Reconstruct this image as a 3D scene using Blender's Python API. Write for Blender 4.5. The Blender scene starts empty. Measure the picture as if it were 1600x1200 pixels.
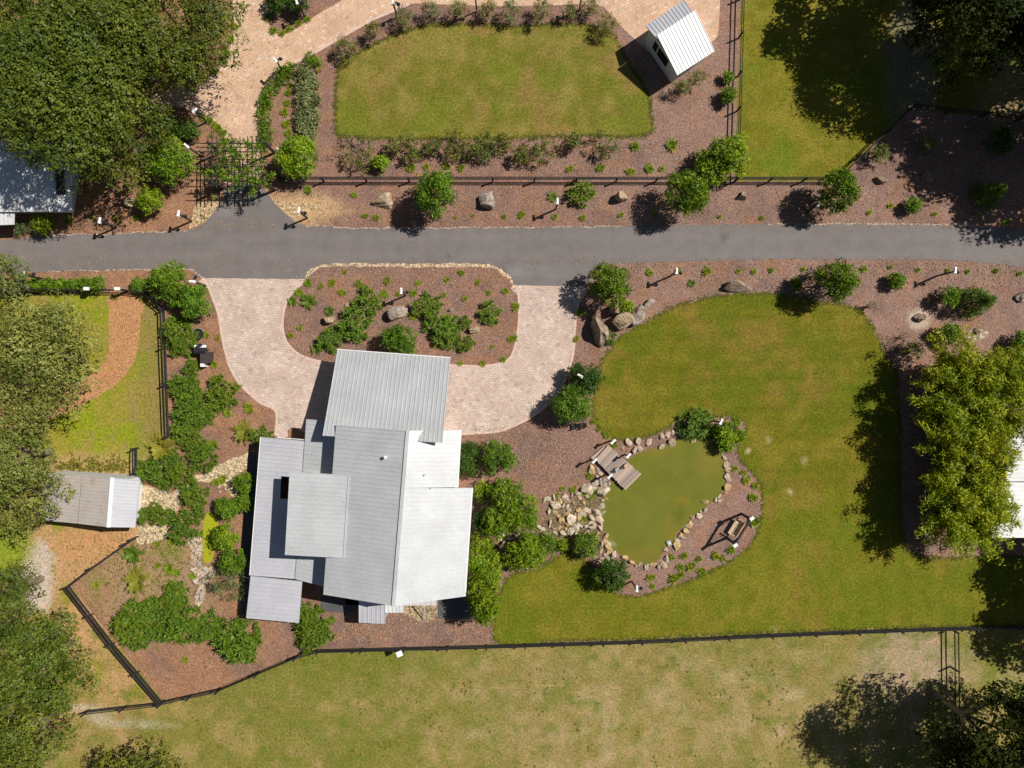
import bpy, math, random
import numpy as np
from mathutils import Vector, Matrix
from mathutils.geometry import delaunay_2d_cdt

R = math.radians
SC = bpy.context.scene
COL = SC.collection
rng = np.random.default_rng(7)
random.seed(7)

# ------------------------------------------------------------------ camera, light, exposure
HC = 69.0                       # drone height in metres, looking straight down
PX = 16.0                       # plan scale: photo pixels per metre on the ground
cam = bpy.data.objects.new('camera', bpy.data.cameras.new('camera'))
COL.objects.link(cam)
cam.location = (0, 0, HC)
cam.data.sensor_width = 36
cam.data.lens = 36 * HC / 100.0
cam.data.clip_end = 3000
SC.camera = cam

SUN_EL, SUN_DIR = R(50), Vector((0.919, 0.395, 0)).normalized()
world = bpy.data.worlds.new('World')
SC.world = world
world.use_nodes = True
wn = world.node_tree
bg = wn.nodes['Background']
sky = wn.nodes.new('ShaderNodeTexSky')
sky.sky_type = 'NISHITA'
sky.sun_disc = False
sky.sun_elevation = SUN_EL
sky.sun_rotation = math.atan2(SUN_DIR.x, SUN_DIR.y)
wn.links.new(sky.outputs[0], bg.inputs[0])
bg.inputs[1].default_value = 0.038
sl = bpy.data.lights.new('sun', 'SUN')
sl.energy = 5.0
sl.angle = R(0.53)
sl.color = (1.0, 0.955, 0.88)
sun = bpy.data.objects.new('sun', sl)
COL.objects.link(sun)
dv = Vector((SUN_DIR.x * math.cos(SUN_EL), SUN_DIR.y * math.cos(SUN_EL), math.sin(SUN_EL)))
sun.rotation_euler = dv.to_track_quat('Z', 'Y').to_euler()
sun.location = dv * 120
SC.view_settings.view_transform = 'Standard'
SC.view_settings.look = 'None'
SC.view_settings.exposure = 0.06
SC.view_settings.gamma = 1.0
SC.view_settings.use_curve_mapping = False

# ------------------------------------------------------------------ helpers
def P(px, py, h=0.0):
    """plan position of a point at height h that stands at this place of the survey photo"""
    k = (1 - h / HC) / PX
    return (px - 800) * k, -(py - 600) * k

def P3(px, py, h=0.0):
    x, y = P(px, py, h)
    return Vector((x, y, h))

def tag(o, label=None, cat=None, group=None, kind=None):
    if label: o['label'] = label
    if cat: o['category'] = cat
    if group: o['group'] = group
    if kind: o['kind'] = kind
    return o

def empty(name, loc, rz=0, **k):
    o = bpy.data.objects.new(name, None)
    COL.objects.link(o)
    o.empty_display_size = 0.3
    o.location = loc
    o.rotation_euler = (0, 0, rz)
    return tag(o, **k)

def mesh_np(name, V, F, mat=None, tint=None, smooth=False):
    """V (n,3); F list of integer arrays (m,k)"""
    me = bpy.data.meshes.new(name)
    V = np.asarray(V, dtype=np.float32)
    if not isinstance(F, (list, tuple)): F = [F]
    F = [np.asarray(f, dtype=np.int32) for f in F if len(f)]
    me.vertices.add(len(V))
    me.vertices.foreach_set('co', V.ravel())
    loops = np.concatenate([f.ravel() for f in F])
    tot = np.concatenate([np.full(len(f), f.shape[1], dtype=np.int32) for f in F])
    start = np.concatenate([[0], np.cumsum(tot)[:-1]]).astype(np.int32)
    me.loops.add(len(loops))
    me.loops.foreach_set('vertex_index', loops)
    me.polygons.add(len(tot))
    me.polygons.foreach_set('loop_start', start)
    if smooth:
        me.polygons.foreach_set('use_smooth', np.ones(len(tot), dtype=bool))
    if tint is not None:
        a = me.attributes.new('tint', 'FLOAT', 'FACE')
        a.data.foreach_set('value', np.asarray(tint, dtype=np.float32))
    me.update(calc_edges=True)
    if mat: me.materials.append(mat)
    return me

def obj(name, me, parent=None, loc=None):
    o = bpy.data.objects.new(name, me)
    COL.objects.link(o)
    if parent is not None: o.parent = parent
    if loc is not None: o.location = loc
    return o

class MB:
    """collects boxes, tubes and prisms of ONE part"""
    def __init__(s): s.v = []; s.f = []
    def add(s, vs, fs):
        b = len(s.v); s.v += [tuple(v) for v in vs]; s.f += [tuple(i + b for i in f) for f in fs]
    def box(s, c, size, rz=0, M=None):
        x, y, z = [a / 2 for a in size]
        vs = [Vector((sx * x, sy * y, sz * z)) for sz in (-1, 1) for sx, sy in ((-1, -1), (1, -1), (1, 1), (-1, 1))]
        m = M if M is not None else Matrix.Rotation(rz, 3, 'Z')
        s.add([m @ v + Vector(c) for v in vs], [(3, 2, 1, 0), (4, 5, 6, 7), (0, 1, 5, 4), (1, 2, 6, 5), (2, 3, 7, 6), (3, 0, 4, 7)])
    def bar(s, a, b, w, h):
        a = Vector(a); b = Vector(b); d = b - a
        q = d.to_track_quat('X', 'Z').to_matrix()
        s.box((a + b) / 2, (d.length, w, h), M=q)
    def tube(s, pts, rad, n=6):
        pts = [Vector(p) for p in pts]; b = len(s.v); rings = []
        for i, p in enumerate(pts):
            d = (pts[min(i + 1, len(pts) - 1)] - pts[max(i - 1, 0)]).normalized()
            u = d.orthogonal().normalized(); w = d.cross(u)
            r = rad[i] if isinstance(rad, (list, tuple)) else rad
            for k in range(n):
                t = 2 * math.pi * k / n
                s.v.append(tuple(p + (u * math.cos(t) + w * math.sin(t)) * r))
        for i in range(len(pts) - 1):
            for k in range(n):
                a0 = b + i * n + k; a1 = b + i * n + (k + 1) % n
                s.f.append((a0, a1, a1 + n, a0 + n))
        s.f.append(tuple(b + k for k in range(n))[::-1])
        s.f.append(tuple(b + (len(pts) - 1) * n + k for k in range(n)))
    def lathe(s, c, prof, n=14):
        b = len(s.v)
        for r, z in prof:
            for k in range(n):
                t = 2 * math.pi * k / n
                s.v.append((c[0] + r * math.cos(t), c[1] + r * math.sin(t), c[2] + z))
        for i in range(len(prof) - 1):
            for k in range(n):
                a0 = b + i * n + k; a1 = b + i * n + (k + 1) % n
                s.f.append((a0, a1, a1 + n, a0 + n))
        s.f.append(tuple(b + k for k in range(n))[::-1])
        s.f.append(tuple(b + (len(prof) - 1) * n + k for k in range(n)))
    def prism(s, top, depth):
        """solid below a polygon given by 3D corners; depth: number (thickness) or list of bottom z"""
        n = len(top)
        bot = [(p[0], p[1], (p[2] - depth) if not isinstance(depth, list) else depth[i]) for i, p in enumerate(top)]
        s.add(list(top) + bot, [tuple(range(n)), tuple(range(2 * n - 1, n - 1, -1))] + [(i, i + n, (i + 1) % n + n, (i + 1) % n) for i in range(n)])
    def mesh(s, name, mat, bevel=0):
        me = bpy.data.meshes.new(name)
        me.from_pydata(s.v, [], s.f); me.materials.append(mat); me.update()
        return me
    def build(s, name, mat, parent=None, loc=None):
        return obj(name, s.mesh(name, mat), parent, loc)

# value noise for painting wear and growth into sheets
_perm = np.random.default_rng(3).random((256, 256))
def vnoise(x, y):
    xi = np.floor(x).astype(int); yi = np.floor(y).astype(int)
    fx = x - xi; fy = y - yi
    fx = fx * fx * (3 - 2 * fx); fy = fy * fy * (3 - 2 * fy)
    g = lambda a, b: _perm[a & 255, b & 255]
    return (g(xi, yi) * (1 - fx) + g(xi + 1, yi) * fx) * (1 - fy) + (g(xi, yi + 1) * (1 - fx) + g(xi + 1, yi + 1) * fx) * fy
def fbm(x, y, s, o=4, seed=0):
    a = 0; w = 1; t = 0
    for i in range(o):
        a = a + w * vnoise(x / s + 17.3 * i + seed * 31.7, y / s + 9.1 * i + seed * 11.9); t += w; w *= 0.55; s /= 2.1
    return a / t
def sstep(a, b, x):
    t = np.clip((x - a) / (b - a), 0, 1); return t * t * (3 - 2 * t)
def mixc(a, b, t):
    t = np.asarray(t)[:, None]; return np.asarray(a) * (1 - t) + np.asarray(b) * t
def blob(x, y, cx, cy, rx, ry, soft=0.6, warp=0.35, seed=0, rot=0):
    c, s_ = math.cos(rot), math.sin(rot)
    dx = (x - cx) * c + (y - cy) * s_; dy = -(x - cx) * s_ + (y - cy) * c
    d = np.sqrt((dx / rx) ** 2 + (dy / ry) ** 2) + (fbm(x, y, 14, 3, seed + 5) - 0.5) * 2 * warp
    return 1 - sstep(1 - soft / 2, 1 + soft / 2, d)

# ------------------------------------------------------------------ materials
class NT:
    def __init__(s, name):
        s.m = bpy.data.materials.new(name); s.m.use_nodes = True
        s.t = s.m.node_tree; s.b = s.t.nodes['Principled BSDF']
    def n(s, typ, **kw):
        nd = s.t.nodes.new('ShaderNode' + typ)
        for k, v in kw.items(): setattr(nd, k, v)
        return nd
    def l(s, a, b): s.t.links.new(a, b)
    def obj(s): return s.n('TexCoord').outputs['Object']
    def noise(s, vec, scale, detail=3, rough=0.6):
        nd = s.n('TexNoise'); nd.inputs['Scale'].default_value = scale; nd.inputs['Detail'].default_value = detail
        nd.inputs['Roughness'].default_value = rough; s.l(vec, nd.inputs['Vector']); return nd.outputs['Fac']
    def vor(s, vec, scale, feature='F1', metric='EUCLIDEAN', rnd=1.0):
        nd = s.n('TexVoronoi'); nd.feature = feature; nd.distance = metric; nd.inputs['Scale'].default_value = scale
        nd.inputs['Randomness'].default_value = rnd; s.l(vec, nd.inputs['Vector']); return nd
    def ramp(s, fac, stops, interp='LINEAR'):
        nd = s.n('ValToRGB'); cr = nd.color_ramp; cr.interpolation = interp
        while len(cr.elements) < len(stops): cr.elements.new(0.5)
        for e, (p, c) in zip(cr.elements, stops):
            e.position = p; e.color = (c, c, c, 1) if not isinstance(c, (tuple, list)) else (*c, 1)
        s.l(fac, nd.inputs[0]); return nd.outputs[0]
    def mix(s, a, b, fac=1.0, mode='MULTIPLY'):
        nd = s.n('MixRGB'); nd.blend_type = mode
        for i, v in ((1, a), (2, b)):
            if isinstance(v, (tuple, list)): nd.inputs[i].default_value = (*v, 1)
            else: s.l(v, nd.inputs[i])
        if isinstance(fac, (int, float)): nd.inputs[0].default_value = fac
        else: s.l(fac, nd.inputs[0])
        return nd.outputs[0]
    def bump(s, fac, dist, strength=1.0):
        nd = s.n('Bump'); nd.inputs['Distance'].default_value = dist; nd.inputs['Strength'].default_value = strength
        s.l(fac, nd.inputs['Height']); s.l(nd.outputs[0], s.b.inputs['Normal'])
    def fin(s, col, rough=0.8, spec=0.3, metal=0.0):
        if isinstance(col, (tuple, list)): s.b.inputs['Base Color'].default_value = (*col, 1)
        else: s.l(col, s.b.inputs['Base Color'])
        s.b.inputs['Roughness'].default_value = rough
        s.b.inputs['Specular IOR Level'].default_value = spec
        s.b.inputs['Metallic'].default_value = metal
        return s.m

def attr_col(t):
    a = t.n('Attribute'); a.attribute_name = 'Col'; return a.outputs['Color']

def m_grass():
    t = NT('grass_turf'); o = t.obj(); c = attr_col(t)
    n1 = t.noise(o, 4.5, 5, 0.8); n2 = t.noise(o, 1.1, 3, 0.6); n3 = t.noise(o, 22, 2, 0.7)
    c = t.mix(c, t.ramp(n1, [(0.3, 0.42), (0.5, 1.0), (0.7, 1.6)]))
    c = t.mix(c, t.ramp(n3, [(0.3, 0.7), (0.7, 1.3)]))
    c = t.mix(c, t.ramp(n2, [(0.3, (0.85, 0.95, 0.8)), (0.7, (1.14, 1.05, 1.2))]))
    t.bump(n1, 0.05, 0.8)
    return t.fin(c, 0.9, 0.1)
def m_mulch():
    t = NT('wood_mulch'); o = t.obj(); c = attr_col(t)
    v = t.vor(o, 13); v2 = t.vor(o, 25)
    sep = t.n('SeparateColor'); t.l(v.outputs['Color'], sep.inputs[0])
    sep2 = t.n('SeparateColor'); t.l(v2.outputs['Color'], sep2.inputs[0])
    c = t.mix(c, t.ramp(sep.outputs[0], [(0.0, 0.62), (0.35, 0.9), (0.75, 1.1), (1.0, 1.4)]))
    c = t.mix(c, t.ramp(sep2.outputs[1], [(0.0, 0.7), (0.5, 1.0), (1.0, 1.3)]))
    c = t.mix(c, t.ramp(sep.outputs[2], [(0.2, (1.08, 0.97, 0.9)), (0.8, (0.95, 1.03, 1.08))]))
    t.bump(v.outputs['Distance'], 0.05, 0.7)
    return t.fin(c, 0.9, 0.1)
def m_gravel(name='pale_gravel'):
    t = NT(name); o = t.obj(); c = attr_col(t)
    v = t.vor(o, 6); sep = t.n('SeparateColor'); t.l(v.outputs['Color'], sep.inputs[0])
    c = t.mix(c, t.ramp(sep.outputs[0], [(0, 0.6), (0.5, 1.0), (1, 1.35)]))
    c = t.mix(c, t.ramp(v.outputs['Distance'], [(0.35, 1.0), (0.75, 0.45)]))
    t.bump(v.outputs['Distance'], 0.06, -1.0)
    return t.fin(c, 0.8, 0.25)
def m_asphalt():
    t = NT('asphalt'); o = t.obj(); c = attr_col(t)
    n1 = t.noise(o, 30, 2, 0.7); n2 = t.noise(o, 0.7, 4, 0.6); n3 = t.noise(o, 6, 3, 0.7)
    c = t.mix(c, t.ramp(n1, [(0.3, 0.8), (0.7, 1.2)]))
    c = t.mix(c, t.ramp(n2, [(0.3, 0.9), (0.7, 1.1)])); c = t.mix(c, t.ramp(n3, [(0.3, 0.93), (0.7, 1.07)]))
    t.bump(n1, 0.01, 0.5)
    return t.fin(c, 0.8, 0.3)
def m_paver(name, cols, rot):
    t = NT(name)
    mp = t.n('Mapping'); mp.inputs['Rotation'].default_value = (0, 0, rot); t.l(t.obj(), mp.inputs[0]); o = mp.outputs[0]
    br = t.n('TexBrick'); t.l(o, br.inputs['Vector'])
    br.inputs['Color1'].default_value = (0, 0, 0, 1); br.inputs['Color2'].default_value = (1, 1, 1, 1); br.inputs['Mortar'].default_value = (0.5, 0.5, 0.5, 1)
    br.inputs['Scale'].default_value = 1; br.inputs['Brick Width'].default_value = 0.36; br.inputs['Row Height'].default_value = 0.24
    br.inputs['Mortar Size'].default_value = 0.012; br.inputs['Bias'].default_value = 0
    v = t.vor(o, 2.6, rnd=0.9); sep = t.n('SeparateColor'); t.l(v.outputs['Color'], sep.inputs[0])
    f = t.mix(br.outputs['Color'], sep.outputs[0], 0.45, 'MIX')
    c = t.ramp(f, cols)
    n = t.noise(o, 0.5, 4, 0.65)
    c = t.mix(c, t.ramp(n, [(0.3, (0.8, 0.77, 0.76)), (0.7, (1.04, 1.05, 1.06))]))
    c = t.mix(c, t.ramp(t.noise(o, 14, 2), [(0.3, 0.85), (0.7, 1.15)]))
    c = t.mix(c, t.ramp(br.outputs['Fac'], [(0, 1.0), (1, 0.5)]))
    t.bump(br.outputs['Fac'], 0.01, -0.6)
    return t.fin(c, 0.85, 0.2)
def m_metal_roof(name, col, rough=0.42, metal=0.35, stain=0.0):
    t = NT(name); o = t.obj()
    n1 = t.noise(o, 0.45, 4, 0.6); n2 = t.noise(o, 5, 3, 0.6)
    c = t.mix(col, t.ramp(n1, [(0.3, 0.9), (0.7, 1.06)])); c = t.mix(c, t.ramp(n2, [(0.3, 0.95), (0.7, 1.05)]))
    if stain:
        n3 = t.noise(o, 0.9, 5, 0.7)
        c = t.mix(c, (0.34, 0.24, 0.16), t.ramp(n3, [(0.5, 0.0), (0.72, stain)]), 'MIX')
    r = t.ramp(n2, [(0.3, rough - 0.06), (0.7, rough + 0.08)]); t.l(r, t.b.inputs['Roughness'])
    m = t.fin(c, rough, 0.5, metal); t.l(r, t.b.inputs['Roughness'])
    return m
def m_plain(name, col, rough=0.7, spec=0.3, var=0.12, scale=8):
    t = NT(name); n = t.noise(t.obj(), scale, 4, 0.6)
    c = t.mix(col, t.ramp(n, [(0.3, 1 - var), (0.7, 1 + var)]))
    t.bump(n, 0.01, 0.3)
    return t.fin(c, rough, spec)
def m_wood(name, col, axis_scale):
    t = NT(name); mp = t.n('Mapping'); mp.inputs['Scale'].default_value = axis_scale; t.l(t.obj(), mp.inputs[0])
    oi = t.n('ObjectInfo')
    n = t.noise(mp.outputs[0], 3, 4, 0.65)
    c = t.mix(col, t.ramp(n, [(0.3, 0.75), (0.7, 1.2)]))
    c = t.mix(c, t.ramp(oi.outputs['Random'], [(0, (0.68, 0.68, 0.72)), (0.5, (1.0, 0.98, 0.97)), (1, (1.3, 1.24, 1.15))]))
    return t.fin(c, 0.75, 0.25)
def m_rock():
    t = NT('limestone'); o = t.obj(); oi = t.n('ObjectInfo')
    base = t.ramp(oi.outputs['Random'], [(0, (0.40, 0.30, 0.19)), (0.25, (0.52, 0.42, 0.31)), (0.5, (0.42, 0.29, 0.15)), (0.7, (0.56, 0.48, 0.40)), (0.88, (0.44, 0.32, 0.25)), (1, (0.46, 0.29, 0.11))])
    n = t.noise(o, 2.2, 5, 0.7); n2 = t.noise(o, 7, 4, 0.7)
    c = t.mix(base, t.ramp(n, [(0.3, (0.62, 0.56, 0.5)), (0.5, (1, 1, 1)), (0.72, (1.25, 1.25, 1.25))]))
    c = t.mix(c, t.ramp(n2, [(0.32, 0.55), (0.5, 1.0), (0.75, 1.2)]))
    t.bump(n2, 0.12, 0.9)
    return t.fin(c, 0.85, 0.2)
def m_boulder(name, c0, c1, c2):
    t = NT(name); o = t.obj()
    n = t.noise(o, 1.3, 5, 0.7); n2 = t.noise(o, 5, 5, 0.75)
    c = t.ramp(n, [(0.34, c0), (0.5, c1), (0.66, c2)])
    c = t.mix(c, t.ramp(n2, [(0.3, 0.5), (0.46, 1.0), (0.75, 1.25)]))
    t.bump(n2, 0.2, 1.0)
    return t.fin(c, 0.85, 0.2)
def m_leaf(name, ca, cb, trans=0.25, rough=0.5, spec=0.3, hue=0.12):
    t = NT(name)
    a = t.n('Attribute'); a.attribute_name = 'tint'
    c = t.ramp(a.outputs['Fac'], [(0.0, ca), (1.0, cb)])
    oi = t.n('ObjectInfo')
    c = t.mix(c, t.ramp(oi.outputs['Random'], [(0, (1 - 1.6 * hue, 1 - hue, 1 - hue)), (0.35, (1 + hue, 1.0, 0.8)), (0.7, (0.95, 1 + 0.3 * hue, 1.0)), (1, (1 + 2 * hue, 1 + hue, 1.1))]))
    m = t.fin(c, rough, spec)
    tr = t.n('BsdfTranslucent'); t.l(c, tr.inputs['Color'])
    mx = t.n('MixShader'); mx.inputs[0].default_value = trans
    out = t.t.nodes['Material Output']
    t.l(t.b.outputs[0], mx.inputs[1]); t.l(tr.outputs[0], mx.inputs[2]); t.l(mx.outputs[0], out.inputs['Surface'])
    return m
def m_water():
    t = NT('murky_water'); o = t.obj(); c = attr_col(t)
    n = t.noise(o, 0.6, 4, 0.6)
    c = t.mix(c, t.ramp(n, [(0.3, 0.93), (0.7, 1.07)]))
    t.bump(t.noise(o, 3.0, 3, 0.6), 0.012, 0.5)
    m = t.fin(c, 0.06, 0.5); t.b.inputs['IOR'].default_value = 1.33
    return m

M = dict(
    grass=m_grass(), mulch=m_mulch(), gravel=m_gravel(), asphalt=m_asphalt(), water=m_water(), rock=m_rock(),
    paver=m_paver('pink_pavers', [(0, (0.42, 0.34, 0.30)), (0.22, (0.54, 0.43, 0.36)), (0.42, (0.63, 0.50, 0.42)), (0.58, (0.60, 0.43, 0.345)), (0.75, (0.66, 0.54, 0.46)), (1, (0.70, 0.60, 0.52))], R(8)),
    paver_o=m_paver('orange_pavers', [(0, (0.40, 0.33, 0.29)), (0.2, (0.62, 0.42, 0.28)), (0.45, (0.68, 0.48, 0.33)), (0.65, (0.64, 0.38, 0.24)), (0.82, (0.72, 0.54, 0.40)), (1, (0.76, 0.62, 0.50))], R(-25)),
    edge=m_plain('paver_border', (0.6, 0.44, 0.36), 0.85, 0.2, 0.25, 6),
    galv=m_metal_roof('galvalume_roof', (0.525, 0.535, 0.545), 0.5, 0.2),
    galv_w=m_metal_roof('white_metal_roof', (0.72, 0.72, 0.72), 0.5, 0.1),
    galv_l=m_metal_roof('lilac_metal_roof', (0.56, 0.555, 0.595), 0.5, 0.2),
    galv_s=m_metal_roof('weathered_metal_roof', (0.50, 0.45, 0.41), 0.55, 0.1, 0.8),
    barn_r=m_metal_roof('barn_metal_roof', (0.50, 0.50, 0.53), 0.6, 0.05),
    siding=m_plain('white_siding', (0.68, 0.69, 0.70), 0.6, 0.3, 0.06, 3),
    concrete_shade=m_plain('shade_darkened_concrete', (0.09, 0.09, 0.095), 0.85, 0.2, 0.2, 2),  # patio slabs: colour darkened to stand for the shade lying on them
    concrete=m_plain('concrete', (0.34, 0.33, 0.32), 0.85, 0.2, 0.15, 2),
    black=m_plain('black_stain', (0.022, 0.021, 0.024), 0.6, 0.35, 0.3, 6),
    fence=m_wood('black_fence_board', (0.034, 0.031, 0.034), (6, 6, 6)),
    white=m_plain('white_paint', (0.8, 0.8, 0.79), 0.5, 0.4, 0.04, 5),
    glass=m_plain('dark_glass', (0.015, 0.018, 0.022), 0.08, 0.5, 0.1, 2),
    plank=m_wood('weathered_plank', (0.40, 0.315, 0.26), (2, 14, 14)),
    teak=m_wood('teak_slat', (0.5, 0.36, 0.24), (2, 14, 14)),
    bark=m_plain('bark', (0.22, 0.18, 0.14), 0.9, 0.1, 0.4, 5),
    brick=m_plain('brick_pier', (0.35, 0.2, 0.14), 0.85, 0.2, 0.3, 9),
    oak=m_leaf('oak_leaf', (0.045, 0.08, 0.007), (0.20, 0.23, 0.026)),
    oakl=m_leaf('mossy_oak_leaf', (0.08, 0.12, 0.015), (0.33, 0.345, 0.085)),
    oak_shade=m_leaf('shade_darkened_oak_leaf', (0.010, 0.02, 0.003), (0.045, 0.06, 0.009), spec=0.06),  # oak leaf colour darkened for the shade these trees stand in
    glossy=m_leaf('glossy_leaf', (0.055, 0.13, 0.006), (0.23, 0.35, 0.02)),
    dark=m_leaf('dark_leaf', (0.025, 0.075, 0.008), (0.10, 0.19, 0.018)),
    bright=m_leaf('bright_leaf', (0.09, 0.19, 0.006), (0.32, 0.42, 0.016)),
    lily=m_leaf('strap_leaf', (0.04, 0.105, 0.006), (0.26, 0.37, 0.04)),
    bamboo=m_leaf('bamboo_leaf', (0.07, 0.14, 0.004), (0.44, 0.46, 0.016), 0.3),
    yellow=m_leaf('palmetto_leaf', (0.12, 0.14, 0.012), (0.40, 0.38, 0.05)),
    sago=m_leaf('sago_leaf', (0.04, 0.10, 0.006), (0.20, 0.29, 0.025)),
    grey=m_leaf('grey_leaf', (0.07, 0.12, 0.04), (0.22, 0.29, 0.12)),
    feather=m_leaf('feathery_leaf', (0.13, 0.14, 0.04), (0.34, 0.34, 0.12)),
    leggy=m_leaf('thin_leaf', (0.09, 0.115, 0.02), (0.25, 0.27, 0.045)),
    varieg=m_leaf('variegated_leaf', (0.10, 0.15, 0.05), (0.36, 0.40, 0.2)),
    tuft=m_leaf('tuft_blade', (0.12, 0.20, 0.008), (0.42, 0.50, 0.03)),
    conifer=m_leaf('conifer_spray', (0.04, 0.10, 0.006), (0.19, 0.28, 0.018)),
    b_tan=m_boulder('tan_boulder', (0.3, 0.2, 0.12), (0.5, 0.37, 0.23), (0.6, 0.5, 0.38)),
    b_grey=m_boulder('grey_boulder', (0.24, 0.18, 0.14), (0.45, 0.37, 0.30), (0.62, 0.55, 0.48)),
    b_brown=m_boulder('brown_boulder', (0.14, 0.1, 0.07), (0.34, 0.25, 0.17), (0.5, 0.4, 0.33)),
)

# ------------------------------------------------------------------ landmarks and labels
LM = []                 # (px, py, phrase)
PENDING = []            # (object, px, py, look)
def mark(px, py, phrase): LM.append((px, py, phrase))
def later(o, px, py, look, skip=None): PENDING.append((o, px, py, look, skip))
def resolve_labels():
    dirs = ['right of', 'lower right of', 'below', 'lower left of', 'left of', 'upper left of', 'above', 'upper right of']
    groups = {}
    for o, px, py, look, skip in PENDING:
        best = min((l for l in LM if l[2] != skip), key=lambda l: (l[0] - px) ** 2 + (l[1] - py) ** 2)
        dx, dy = px - best[0], py - best[1]
        d = dirs[int(round(math.degrees(math.atan2(dy, dx)) / 45)) % 8]
        groups.setdefault((look, d, best[2]), []).append((math.hypot(dx, dy), o))
    words = ['nearest', 'second nearest', 'third nearest', 'fourth nearest', 'fifth nearest', 'sixth nearest', 'seventh nearest', 'eighth nearest', 'ninth nearest', 'tenth nearest', 'eleventh nearest', 'twelfth nearest', 'thirteenth nearest', 'fourteenth nearest']
    for (look, d, ph), it in groups.items():
        it.sort(key=lambda q: q[0])
        for i, (_, o) in enumerate(it):
            o['label'] = f"{look} {d} {ph}" + (f", {words[min(i, 13)]}" if len(it) > 1 else '')

for a in [(615, 600, 'the carport roof'), (965, 725, 'the pond dock'), (365, 250, 'the trellis gate'), (1062, 65, 'the white shed'),
          (328, 845, 'the green algae pool'), (1150, 825, 'the porch swing'), (150, 785, 'the stained barn roof'), (55, 300, 'the blue shaded roof'),
          (1500, 700, 'the bamboo hedge'), (395, 436, 'the left drive mouth'), (855, 446, 'the right drive mouth'), (1305, 283, 'the north fence bend'),
          (1420, 170, 'the far fence corner'), (427, 935, 'the corner porch roof'), (685, 945, 'the back porch strip'), (212, 720, 'the yard fence end'),
          (110, 913, 'the left fence corner'), (255, 1095, 'the bottom fence corner'), (1490, 990, 'the side fence junction'), (175, 452, 'the mulch path gate'),
          (312, 522, 'the black bowl'), (320, 548, 'the black grill'), (624, 1022, 'the white nest box'), (1036, 872, 'the pond\'s bottom tip'),
          (903, 665, 'the pair of black chairs'), (1150, 283, 'the fence corner tree')]:
    mark(*a)

# ------------------------------------------------------------------ ground sheets
def resample(pts, closed=True, step=0.4, smooth=True, jit=0.0, seed=0):
    P0 = [np.array(p, float) for p in pts]; n = len(P0); out = []
    for i in range(n if closed else n - 1):
        p1, p2 = P0[i], P0[(i + 1) % n]
        p0 = P0[(i - 1) % n] if closed or i > 0 else p1
        p3 = P0[(i + 2) % n] if closed or i + 2 < n else p2
        L = np.linalg.norm(p2 - p1); k = max(1, int(L / step))
        for j in range(k):
            t = j / k
            if smooth and L < 9:
                a = 0.5 * (2 * p1 + (p2 - p0) * t + (2 * p0 - 5 * p1 + 4 * p2 - p3) * t * t + (3 * p1 - p0 - 3 * p2 + p3) * t ** 3)
            else: a = p1 + (p2 - p1) * t
            out.append(a)
    if not closed: out.append(P0[-1])
    out = np.array(out)
    if jit:
        r = np.random.default_rng(seed + 11)
        k = r.normal(0, 1, (len(out), 2)); k = (k + np.roll(k, 1, 0)) / 1.6
        out = out + k * jit
    return out

def sheet(name, pts, z, mat, paint=None, step=0.7, smooth=True, jit=0.0, label=None, h=0):
    """flat setting surface from plan points given in survey pixels"""
    w = [P(a, b) for a, b in pts]
    ol = resample(w, True, 0.4, smooth, jit, len(pts))
    lo, hi = ol.min(0), ol.max(0)
    if step:
        gx, gy = np.meshgrid(np.arange(lo[0], hi[0], step), np.arange(lo[1], hi[1], step))
        q = np.stack([gx.ravel(), gy.ravel()], 1) + rng.uniform(-0.15, 0.15, (gx.size, 2)) * step
        # keep points inside
        x, y = q[:, 0], q[:, 1]; ins = np.zeros(len(q), bool)
        A = ol; B = np.roll(ol, -1, 0)
        for (x1, y1), (x2, y2) in zip(A, B):
            c = ((y1 > y) != (y2 > y))
            if y1 != y2: ins ^= c & (x < (x2 - x1) * (y - y1) / (y2 - y1) + x1)
        q = q[ins]
    else: q = np.zeros((0, 2))
    n = len(ol)
    vs = [Vector(v) for v in ol] + [Vector(v) for v in q]
    es = [(i, (i + 1) % n) for i in range(n)]
    v2, _, f2, *_ = delaunay_2d_cdt(vs, es, [], 1, 1e-5)
    V = np.array([(v.x, v.y, z) for v in v2]); F = np.array([f for f in f2 if len(f) == 3])
    # upward facing
    a, b, c = V[F[:, 0]], V[F[:, 1]], V[F[:, 2]]
    cr = (b[:, 0] - a[:, 0]) * (c[:, 1] - a[:, 1]) - (b[:, 1] - a[:, 1]) * (c[:, 0] - a[:, 0])
    F[cr < 0] = F[cr < 0][:, ::-1]
    me = mesh_np(name, V, F, mat)
    if paint is not None:
        px, py = V[:, 0] * PX + 800, 600 - V[:, 1] * PX
        rgb = paint(px, py) if callable(paint) else np.tile(np.array(paint, float), (len(V), 1))
        ca = me.color_attributes.new('Col', 'FLOAT_COLOR', 'POINT')
        ca.data.foreach_set('color', np.concatenate([np.clip(rgb, 0, 1), np.ones((len(V), 1))], 1).astype(np.float32).ravel())
    o = obj(name, me); o['kind'] = 'structure'
    if label: o['label'] = label
    return o

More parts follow.
